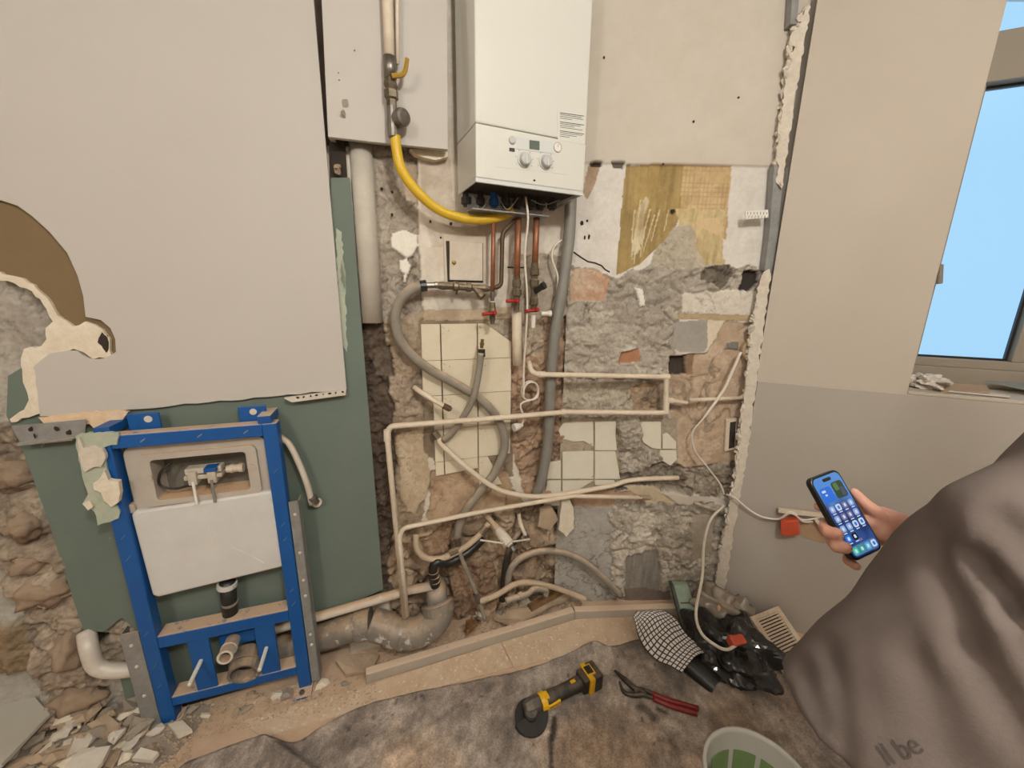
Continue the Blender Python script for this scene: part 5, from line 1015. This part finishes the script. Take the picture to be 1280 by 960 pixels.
# cloth: parameter grid between four pixel corners, laid over the gutter and sagging
cq = [Z(792, 772, .085), Z(838, 762, .10), Z(882, 815, .085), Z(852, 840, .055)]
ex = [Z(795, 796, .04), Z(812, 818, .03)]
nu_, nv_ = 44, 60; V = []; UVc = []
for j in range(nv_+1):
    t = j/nv_
    Lft = catmull([cq[0], Z(796, 788, .06), Z(806, 812, .045), Z(830, 830, .045), cq[3]], 15)[int(t*60)]
    Rgt = catmull([cq[0]+Vector((.03, .02, .01)), Z(830, 764, .105), Z(846, 778, .11), Z(862, 798, .105), cq[2]], 15)[int(t*60)]
    for i in range(nu_+1):
        s = i/nu_; p = Lft.lerp(Rgt, s); p.z += .022*math.sin(math.pi*s)+.006*noise.noise(Vector((s*4, t*5, 3)))+.004*math.sin(t*17+s*6)
        V.append(p); UVc.append((s*.17, t*.26))
F = [(j*(nu_+1)+i, j*(nu_+1)+i+1, (j+1)*(nu_+1)+i+1, (j+1)*(nu_+1)+i) for j in range(nv_) for i in range(nu_)]
def check_mat():
    m = bpy.data.materials.new('checked cloth'); m.use_nodes = True; nt = m.node_tree; N = nt.nodes; Lk = nt.links; b = N['Principled BSDF']; b.inputs['Roughness'].default_value = .95
    uv = N.new('ShaderNodeUVMap'); uv.uv_map = 'UVMap'; sx = N.new('ShaderNodeSeparateXYZ'); Lk.new(uv.outputs[0], sx.inputs[0]); fs = []
    for ax in (0, 1):
        mu = N.new('ShaderNodeMath'); mu.operation = 'MULTIPLY'; mu.inputs[1].default_value = 1/.0155; Lk.new(sx.outputs[ax], mu.inputs[0])
        fr = N.new('ShaderNodeMath'); fr.operation = 'FRACT'; Lk.new(mu.outputs[0], fr.inputs[0])
        lt = N.new('ShaderNodeMath'); lt.operation = 'LESS_THAN'; lt.inputs[1].default_value = .27; Lk.new(fr.outputs[0], lt.inputs[0]); fs.append(lt.outputs[0])
    mx_ = N.new('ShaderNodeMath'); mx_.operation = 'MAXIMUM'; Lk.new(fs[0], mx_.inputs[0]); Lk.new(fs[1], mx_.inputs[1])
    mi = N.new('ShaderNodeMix'); mi.data_type = 'RGBA'; mi.inputs[6].default_value = lin((214, 208, 202)); mi.inputs[7].default_value = lin((62, 56, 58)); Lk.new(mx_.outputs[0], mi.inputs[0]); Lk.new(mi.outputs[2], b.inputs['Base Color']); return m
g = G().add(V, F); cl = mesh('checked_cloth', g, check_mat(), smooth=True, solid=.003)
ul_ = cl.data.uv_layers.new(name='UVMap')
for l in cl.data.loops: ul_.data[l.index].uv = UVc[l.vertex_index]
tag(cl, 'black and white checked cloth draped over black gutter offcut', 'cloth')
# cream vent grille leaning on the bag
a_, b_, d_ = Z(938, 771, .14), RW.at(973, 757, .012), Z(982, 842, .035); e1_ = b_-a_; e2_ = d_-a_; nn = e2_.cross(e1_).normalized()
if nn.y > 0: nn = -nn
vg = thing('vent_grille', 'cream slatted vent grille leaning against smooth wall', 'vent', (a_+d_)/2-nn*.02)
for (s0, s1, t0, t1) in ((0, 1, 0, .08), (0, 1, .92, 1), (0, .16, .08, .92), (.86, 1, .08, .92)):
    mesh('grille_rim', G().box(a_+e1_*s0+e2_*t0, e1_*(s1-s0), e2_*(t1-t0), -nn*.014), m_grille, vg, bevel=.001)
for k in range(15):
    t = .085+k*.0555; mesh('slat', G().box(a_+e1_*.16+e2_*t-nn*.002, e1_*.7, e2_*.034, -nn*.008), m_grille, vg)
mesh('grille_back', G().box(a_+e1_*.1+e2_*.06-nn*.015, e1_*.8, e2_*.88, -nn*.004), m_shade_timber, vg)
# cable and red plug on the bag
tag(mesh('bag_cable', G().tube(catmull([W(905, 632, .03), W(888, 650, .06), W(880, 680, .1), Z(878, 720, .28), Z(870, 764, .22), Z(876, 790, .2), Z(892, 805, .19), Z(908, 812, .18), Z(922, 805, .175)]), .0062, 10), m_cable, smooth=True), 'white cable hanging from the corner to red plug on bin bag', 'cable')
rp = thing('red_plug', 'red orange plastic box lying on the black bin bag', 'socket box', Z(922, 812, .15))
pc = Z(922, 803, .175); mesh('plug_body', G().box(pc+Vector((-.034, -.012, -.022)), (.066, .018, -.004), (-.010, .034, .016), (.006, -.018, .036)), m_orange, rp, bevel=.008); mesh('plug_flange', G().box(pc+Vector((-.036, -.004, .004)), (.022, .004, -.006), (0, .02, .01), (.003, -.002, .012)), m_orange, rp, bevel=.002)
# bucket
bz = .27; bc_ = Z(950, 985, bz); br_ = (Z(880, 958, bz)-bc_).length
bk = thing('bucket', 'translucent white bucket with green label on the fleece', 'bucket', (bc_.x, bc_.y, .02))
mesh('bucket_shell', G().lathe((bc_.x, bc_.y, .02), (0, 0, 1), [(0, .001), (0, br_*.80), (.004, br_*.81), (bz-.02, br_), (bz-.015, br_*1.03), (bz-.002, br_*1.03), (bz-.001, br_*.965), (bz-.015, br_*.96), (.012, br_*.78), (.008, .001)], 48), m_bucket, bk, smooth=True)
for a0, a1, z0_, z1_ in ((95, 128, .12, .2), (60, 88, .12, .2), (100, 126, .09, .108), (134, 160, .10, .2), (30, 54, .10, .2)):
    g = G(); V = []; nn_ = 8
    for k in range(nn_+1):
        a = R(a0+(a1-a0)*k/nn_)
        for z_ in (z0_, z1_):
            for ir in (.0, .002):
                rr = br_*(.78+(.96-.78)*(z_-.012)/(bz-.027))-.0015-ir; V.append(Vector((bc_.x+rr*math.cos(a), bc_.y+rr*math.sin(a), .02+z_)))
    F = []
    for k in range(nn_):
        o = 4*k; F += [(o+1, o+5, o+7, o+3), (o, o+2, o+6, o+4), (o, o+4, o+5, o+1), (o+2, o+3, o+7, o+6)]
    F += [(0, 1, 3, 2), (4*nn_, 4*nn_+2, 4*nn_+3, 4*nn_+1)]
    mesh('green_print', g.add(V, F), m_bgreen, bk)

# ================================================================== PHONE
PC = Vector((.621, .648, 1.189)); E1 = Vector((.937, .305, .172)).normalized(); E3 = Vector((.156, -.802, .576)); E3 = (E3-E1*E3.dot(E1)).normalized(); E2 = E3.cross(E1)
def ph(x, y, z): return PC+E1*x+E2*y+E3*z
def rr2(w, h, r, n=6):
    out = []
    for cx, cy, a0 in ((w/2-r, h/2-r, 0), (-w/2+r, h/2-r, 90), (-w/2+r, -h/2+r, 180), (w/2-r, -h/2+r, 270)):
        for k in range(n+1): a = R(a0+90*k/n); out.append((cx+r*math.cos(a), cy+r*math.sin(a)))
    return out
def screen_mat():
    m = bpy.data.materials.new('lit phone screen'); m.use_nodes = True; nt = m.node_tree; N = nt.nodes; Lk = nt.links; b = N['Principled BSDF']
    tc = N.new('ShaderNodeTexCoord'); sx = N.new('ShaderNodeSeparateXYZ'); Lk.new(tc.outputs['Generated'], sx.inputs[0])
    n = N.new('ShaderNodeTexNoise'); n.inputs['Scale'].default_value = 28; Lk.new(tc.outputs['Object'], n.inputs['Vector'])
    ad = N.new('ShaderNodeMath'); ad.operation = 'MULTIPLY_ADD'; ad.inputs[1].default_value = .5; Lk.new(n.outputs['Fac'], ad.inputs[0]); Lk.new(sx.outputs['Z'], ad.inputs[2])
    cr = N.new('ShaderNodeValToRGB'); e = cr.color_ramp.elements; e[0].position = .3; e[0].color = lin((30, 50, 110)); e[1].position = 1.2 if False else 1.0; e[1].color = lin((96, 160, 236))
    for p_, c_ in ((.48, (58, 92, 160)), (.6, (40, 62, 120)), (.8, (62, 84, 150))): x = e.new(p_); x.color = lin(c_)
    Lk.new(ad.outputs[0], cr.inputs[0]); Lk.new(cr.outputs[0], b.inputs['Emission Color']); b.inputs['Emission Strength'].default_value = .8; b.inputs['Base Color'].default_value = (.01, .01, .02, 1); b.inputs['Roughness'].default_value = .15; return m
def lit(name, c, s=.9):
    m = bpy.data.materials.new(name); m.use_nodes = True; b = m.node_tree.nodes['Principled BSDF']; b.inputs['Base Color'].default_value = (.02, .02, .02, 1); b.inputs['Emission Color'].default_value = lin(c); b.inputs['Emission Strength'].default_value = s; b.inputs['Roughness'].default_value = .2; return m
phone = thing('smartphone', 'black smartphone with lit blue home screen held in a hand', 'phone', ph(0, -.074, 0))
mesh('phone_case', G().prism([ph(x, y, .0) for x, y in rr2(.0745, .1505, .0125)], -E3*.012), m_phone, phone, bevel=.002)
mesh('screen', G().prism([ph(x, y, .0006) for x, y in rr2(.0665, .1425, .0105)], -E3*.0006), screen_mat(), phone)
scr = phone.children[-1]
def picon(x, y, w, h, r, mat, name='app_icon', z=.0009): return mesh(name, G().prism([ph(x+a, y+b, z) for a, b in rr2(w, h, r, 3)], -E3*.0003), mat, scr)
L_ = dict(pale=lit('icon pale', (150, 176, 232)), white=lit('icon white', (214, 232, 250)), blue=lit('icon blue', (40, 130, 240)), mauve=lit('icon mauve', (124, 116, 160)), dark=lit('icon dark', (8, 10, 16), .6), teal=lit('icon teal', (30, 176, 150)), mint=lit('icon mint', (60, 214, 160)), sky=lit('icon sky', (90, 190, 240)), leaf=lit('photo leaf', (54, 84, 60), .6), grey=lit('photo grey', (86, 96, 120), .6), wid=lit('widget blue', (36, 116, 232)))
picon(0, .064, .021, .006, .003, L_['dark'], 'camera_island')
picon(-.0155, .039, .027, .027, .005, L_['wid'], 'widget'); picon(-.021, .046, .009, .004, .001, L_['white'], 'widget_text', .0012); picon(-.019, .039, .005, .003, .001, L_['white'], 'widget_text', .0012)
picon(.0155, .041, .027, .030, .005, L_['leaf'], 'photo_widget'); picon(.011, .047, .010, .014, .003, lit('photo green', (96, 140, 70), .7), 'photo_patch', .0012); picon(.021, .036, .010, .016, .003, L_['grey'], 'photo_patch', .0012)
grid = [['pale', 'white', 'mauve', 'pale'], ['pale', 'mauve', 'mauve', 'pale'], ['pale', 'pale', 'white', 'white'], ['blue', 'dark', None, None]]
for r_, row in enumerate(grid):
    for c_, nm in enumerate(row):
        if not nm: continue
        x, y = -.0235+c_*.0157, .0135-r_*.0175; ic = picon(x, y, .0115, .0115, .003, L_[nm]); 
        mesh('icon_glyph', G().prism([ph(x+a, y+b, .0012) for a, b in rr2(.005, .006, .0015, 2)], -E3*.0003), L_['white'] if nm in ('dark', 'blue', 'mauve', 'pale') else L_['blue'], scr); picon(x, y-.0082, .008, .0016, .0005, L_['white'], 'icon_caption')
picon(0, -.047, .010, .004, .002, L_['mauve'], 'search_pill')
dk_ = picon(0, -.0605, .060, .0165, .006, lit('dock', (110, 150, 210), .6), 'dock')
for c_, nm in enumerate(('mint', 'teal', 'sky', 'white')): x = -.0225+c_*.015; picon(x, -.0605, .0115, .0115, .003, L_[nm], z=.0012); picon(x, -.0605, .005, .006, .0015, L_['white'] if nm != 'white' else L_['blue'], 'icon_glyph', .0015)

# ================================================================== PERSON
def cap(g, p0, r0, p1, r1, seg=14):
    p0, p1 = Vector(p0), Vector(p1); d = (p1-p0); L = d.length; d.normalize(); P = []; rr = []
    for k in range(5): a = R(-88+k*22); P.append(p0+d*math.sin(a)*r0); rr.append(math.cos(a)*r0)
    for k in range(1, 4): t = k/4; P.append(p0+d*L*t); rr.append(r0+(r1-r0)*t)
    for k in range(5): a = R(k*22); P.append(p1+d*math.sin(a)*r1); rr.append(math.cos(a)*r1)
    return g.tube2(P, rr, d, seg)
def chain(g, pts):      # (x,y,z,r)...
    for a, b in zip(pts[:-1], pts[1:]): cap(g, a[:3], a[3], b[:3], b[3])
    return g
def ell(g, c, rx, ry, rz, rot=None):
    bm = bmesh.new(); bmesh.ops.create_uvsphere(bm, u_segments=20, v_segments=14, radius=1); rot = rot or Matrix.Identity(3)
    g.add([Vector(c)+rot @ Vector((v.co.x*rx, v.co.y*ry, v.co.z*rz)) for v in bm.verts], [tuple(v.index for v in f.verts) for f in bm.faces]); bm.free(); return g
def remesh(name, g, vox, mat, parent, smooth_it=6, disp=None):
    me = bpy.data.meshes.new('tmp'); me.from_pydata([tuple(v) for v in g.V], [], g.F); me.update()
    o = bpy.data.objects.new('tmp', me); COL.objects.link(o)
    m = o.modifiers.new('r', 'REMESH'); m.mode = 'VOXEL'; m.voxel_size = vox
    s = o.modifiers.new('s', 'SMOOTH'); s.factor = .5; s.iterations = smooth_it
    bpy.context.view_layer.update(); m2 = bpy.data.meshes.new_from_object(o.evaluated_get(bpy.context.evaluated_depsgraph_get()))
    V = [v.co.copy() for v in m2.vertices]; Nn = [v.normal.copy() for v in m2.vertices]; F = [tuple(p.vertices) for p in m2.polygons]
    bpy.data.objects.remove(o); bpy.data.meshes.remove(m2)
    if disp: V = [v+n*disp(v) for v, n in zip(V, Nn)]
    q = G(); q.V = V; q.F = F; return mesh(name, q, mat, parent, smooth=True)
person = thing('person', 'person in loose taupe t-shirt standing and holding a phone', 'person', (.80, .30, .016))
# joints
SL, SR = Vector((.612, .34, 1.425)), Vector((.93, .47, 1.42)); NECK = Vector((.785, .405, 1.49)); HEAD = Vector((.80, .455, 1.635))
EL, WLh = Vector((.452, .375, 1.06)), Vector((.62, .52, .90)); ER = Vector((.99, .60, 1.07))
WRI = ph(.098, -.040, -.028)
HIP = Vector((.80, .34, .93))
hand = G()
def fin(pts): chain(hand, [tuple(ph(*p[:3]))+(p[3],) for p in pts])
# palm behind the phone, thumb along the right edge, fingers wrapped round the left edge
fin([(.094, -.042, -.028, .024), (.072, -.045, -.024, .026), (.052, -.036, -.022, .022)])
fin([(.080, -.052, -.020, .022), (.056, -.058, -.014, .018)])
fin([(.060, -.018, -.030, .017), (.030, -.030, -.032, .015)]); fin([(.058, -.050, -.032, .016), (.028, -.055, -.032, .014)])
fin([(.078, -.032, -.012, .018), (.062, -.014, -.002, .0135), (.050, .006, .001, .0105), (.0435, .026, .001, .0085)])          # thumb
fin([(.048, -.004, -.034, .0115), (.018, .010, -.030, .0105), (-.010, .018, -.026, .0095), (-.026, .022, -.0215, .0085)])        # index, along the back
fin([(.036, -.020, -.036, .0115), (-.004, -.010, -.032, .0105), (-.034, -.014, -.024, .0108), (-.0475, -.020, -.008, .0112), (-.0440, -.023, .0025, .0112)])   # middle
fin([(.034, -.038, -.036, .0112), (-.004, -.034, -.032, .0102), (-.034, -.039, -.024, .0106), (-.0470, -.045, -.008, .0112), (-.0425, -.048, .0025, .0112)])   # ring
fin([(.034, -.056, -.034, .0105), (.002, -.066, -.032, .0092), (-.022, -.078, -.026, .0084), (-.026, -.086, -.012, .0078)])       # little
bodyg = hand
chain(bodyg, [tuple(WRI)+(.026,), tuple(WRI.lerp(ER, .3))+(.032,), tuple(WRI.lerp(ER, .75))+(.042,), tuple(ER)+(.042,), tuple(SR)+(.05,)])
hand_obj = remesh('body', (lambda g: (chain(g, [tuple(ER)+(.044,), tuple(SR)+(.052,), tuple(NECK)+(.055,)]), chain(g, [tuple(SL)+(.052,), tuple(EL)+(.044,), tuple(EL.lerp(WLh, .25))+(.044,), tuple(WLh)+(.028,)]), chain(g, [tuple(SL)+(.055,), tuple(NECK)+(.055,), tuple(HEAD+Vector((0, 0, -.08)))+(.056,)]),
    ell(g, HEAD, .076, .094, .112), ell(g, HEAD+Vector((-.005, .055, -.062)), .05, .05, .045), cap(g, HEAD+Vector((-.02, .088, -.005)), .012, HEAD+Vector((-.024, .104, -.03)), .014), ell(g, HEAD+Vector((-.076, .0, -.012)), .012, .02, .032), ell(g, HEAD+Vector((.076, .01, -.012)), .012, .02, .032),
    ell(g, HEAD+Vector((-.025, .092, -.062)), .022, .008, .008),
    # left hand resting at the hip front: palm, four fingers and thumb
    chain(g, [tuple(WLh)+(.026,), tuple(WLh+Vector((.03, .035, -.03)))+(.030,), tuple(WLh+Vector((.05, .06, -.055)))+(.028,)]),
    [chain(g, [tuple(WLh+Vector((.045+.012*k, .055+.008*k, -.05-.006*k)))+(.0115,), tuple(WLh+Vector((.062+.013*k, .085+.004*k, -.085-.004*k)))+(.010,), tuple(WLh+Vector((.06+.014*k, .085, -.115+.004*k)))+(.009,), tuple(WLh+Vector((.055+.014*k, .07, -.128+.006*k)))+(.008,)]) for k in range(-1, 3)],
    chain(g, [tuple(WLh+Vector((.03, .05, -.02)))+(.014,), tuple(WLh+Vector((.055, .085, -.03)))+(.011,), tuple(WLh+Vector((.07, .10, -.05)))+(.009,)]),
    chain(g, [tuple(NECK+Vector((0, 0, -.1)))+(.10,), tuple(HIP)+(.12,)]),
    [chain(g, [(HIP.x+s*.09, HIP.y+s*.04, .90, .085), (HIP.x+s*.10, HIP.y+.02+s*.04, .50, .058), (HIP.x+s*.11, HIP.y+s*.04-.02, .12, .042), (HIP.x+s*.11, HIP.y+s*.04+.08, .05, .035)]) for s in (-1, 1)],
    g)[-1])(bodyg), .0036, m_skin, person, 3)
for s in (-1, 1):
    mesh('eye', G().blob(HEAD+Vector((-.018+s*.03, .084, .002)), (.012, .006, .006), 0, 1, 2), m_white, hand_obj, smooth=True)
mesh('hair', ell(ell(G(), HEAD+Vector((0, -.012, .022)), .083, .096, .10), HEAD+Vector((0, -.045, -.03)), .07, .06, .06), m_hair, person, smooth=True)
# clothes
sh = G(); rotz = Matrix.Rotation(R(27), 3, 'Z')
T0 = Vector((.775, .365, 1.23))
ell(sh, T0+Vector((0, 0, .09)), .205, .135, .165, rotz); ell(sh, T0+Vector((0, 0, -.08)), .195, .14, .2, rotz)
chain(sh, [tuple(SL)+(.078,), tuple(NECK+Vector((0, -.02, -.04)))+(.07,), tuple(SR)+(.078,)])
sh.lathe(T0+Vector((0, 0, 0)), (0, 0, -1), [(0, .16), (.28, .172), (.30, .172)], 20)
hem = EL+(EL-SL).normalized()*.02
sdir = (hem-SL); sl = sdir.length
sh.lathe(SL, sdir, [(-.03, .03), (-.02, .06), (0, .078), (sl*.4, .09), (sl*.8, .096), (sl, .098)], 24)
cap(sh, SL+Vector((.04, .02, .01)), .085, SL.lerp(EL, .55)+Vector((.07, .02, -.02)), .11)
cap(sh, SL.lerp(EL, .2)+Vector((.06, .0, 0)), .10, Vector((.62, .33, 1.0)), .135)
cap(sh, D(1300, 640, .40), .058, D(1262, 652, .41), .058); cap(sh, D(1268, 690, .42), .075, D(1182, 772, .46), .082); cap(sh, D(1182, 772, .46), .082, D(1092, 872, .49), .068); hem2 = SR.lerp(ER, .72); sd2 = hem2-SR; sh.lathe(SR, sd2, [(0, .075), (sd2.length, .085)], 20)
def pix(v):
    d = v-CAM; t = R(PITCH); f = d.y*math.cos(t)-d.z*math.sin(t); u = d.y*math.sin(t)+d.z*math.cos(t)
    return (640+FPX*d.x/f, 480-FPX*u/f) if f > .05 else (9999, 9999)
FOLD = [((1228, 694), (1275, 752), .016, 12), ((1275, 752), (1330, 850), .018, 14), ((1172, 690), (1215, 800), .007, 16), ((1215, 800), (1300, 930), .010, 16), ((1150, 820), (1200, 950), .006, 18), ((1040, 810), (1062, 950), .006, 12), ((1010, 830), (1030, 900), .006, 9), ((1250, 640), (1330, 700), .010, 14), ((985, 860), (1020, 985), .004, 6)]
def folds(v):
    x_, y_ = pix(v); s_f = 0
    for (a, b, h, wd) in FOLD:
        dx, dy = b[0]-a[0], b[1]-a[1]; t = max(0, min(1, ((x_-a[0])*dx+(y_-a[1])*dy)/(dx*dx+dy*dy))); ds = math.hypot(x_-a[0]-t*dx, y_-a[1]-t*dy)
        h *= .55; wd *= 1.25
        if ds < wd*4: s_f -= h*math.exp(-(ds/wd)**2); s_f += h*.5*math.exp(-((ds-wd*1.9)/wd)**2)
    return s_f+folds0(v)
def folds0(v):
    a = v.x*.55+v.y*.2+v.z*.9
    b_ = v.x*.75-v.z*.2+v.y*.5; c_ = abs(noise.noise(Vector((b_*14, a*3.0, 1.7))))
    return .006*math.sin(a*26+3*noise.noise(v*5))*max(0, noise.noise(v*4+Vector((3, 1, 7)))+.2)+.005*noise.noise(v*6)+.004*noise.noise(v*15)-.010*max(0, .22-c_)/.22*max(0, min(1, (v.x-.50)*8))
shirt = remesh('tshirt', sh, .0075, m_shirt, person, 14, folds)
tr_ = G()
for s in (-1, 1): chain(tr_, [(HIP.x+s*.09, HIP.y+s*.04, .92, .112), (HIP.x+s*.10, HIP.y+.02+s*.04, .50, .084), (HIP.x+s*.11, HIP.y+s*.04-.02, .14, .072)])
ell(tr_, HIP+Vector((0, 0, -.02)), .185, .14, .15, rotz)
remesh('trousers', tr_, .012, m_jeans, person, 8, lambda v: .006*noise.noise(v*9))
for s in (-1, 1):
    b_x, b_y = HIP.x+s*.11, HIP.y+s*.04; mesh('boot', chain(G(), [(b_x, b_y-.03, .075, .055), (b_x, b_y+.05, .066, .048), (b_x, b_y+.15, .06, .042)]), m_shoe, person, smooth=True)
# faded lettering printed on the shirt, laid onto the cloth
me = shirt.data; off_ = WL[shirt]; bv = BVHTree.FromPolygons([v.co+off_ for v in me.vertices], [tuple(p.vertices) for p in me.polygons])
h0 = bv.ray_cast(CAM, ray(1124, 938)); 
if h0[0] is not None:
    Lp, Ln = h0[0], h0[1]
    vr = ray(1124, 938).normalized(); ux = (ray(1150, 921).normalized()-ray(1098, 951).normalized()).normalized(); ux = (ux-Ln*ux.dot(Ln)).normalized(); uy = Ln.cross(ux)
    lt = text_mesh('ll be', .024, Vector((0, 0, 0)), (1, 0, 0), (0, 1, 0), None, m_ink, 0, 'shirt_lettering', .15)
    base = WL[lt]; o2 = G()
    bm = bmesh.new(); bm.from_mesh(lt.data); bmesh.ops.triangulate(bm, faces=bm.faces); bmesh.ops.subdivide_edges(bm, edges=bm.edges, cuts=1)
    for v in bm.verts:
        c = v.co+base; q = Lp+ux*c.x+uy*c.y+Ln*.06; hh = bv.ray_cast(q, -Ln); 
        o2.V.append((hh[0] if hh[0] is not None else Lp+ux*c.x+uy*c.y)+Ln*.0012)
    o2.F = [tuple(v.index for v in f.verts) for f in bm.faces]; bm.free(); bpy.data.objects.remove(lt)
    mesh('lettering', o2, M('faded dark print', (62, 54, 52), (84, 74, 70), 60, .9), shirt)

# ================================================================== CEILING LAMP
cl_ = thing('ceiling_lamp', 'white ceiling lamp base above the room', 'lamp', (LAMP.x, LAMP.y, 2.86))
mesh('lamp_base', G().lathe((LAMP.x, LAMP.y, 3.0), DN, [(0, .07), (.02, .07), (.03, .04), (.14, .02)], 24), m_white, cl_)
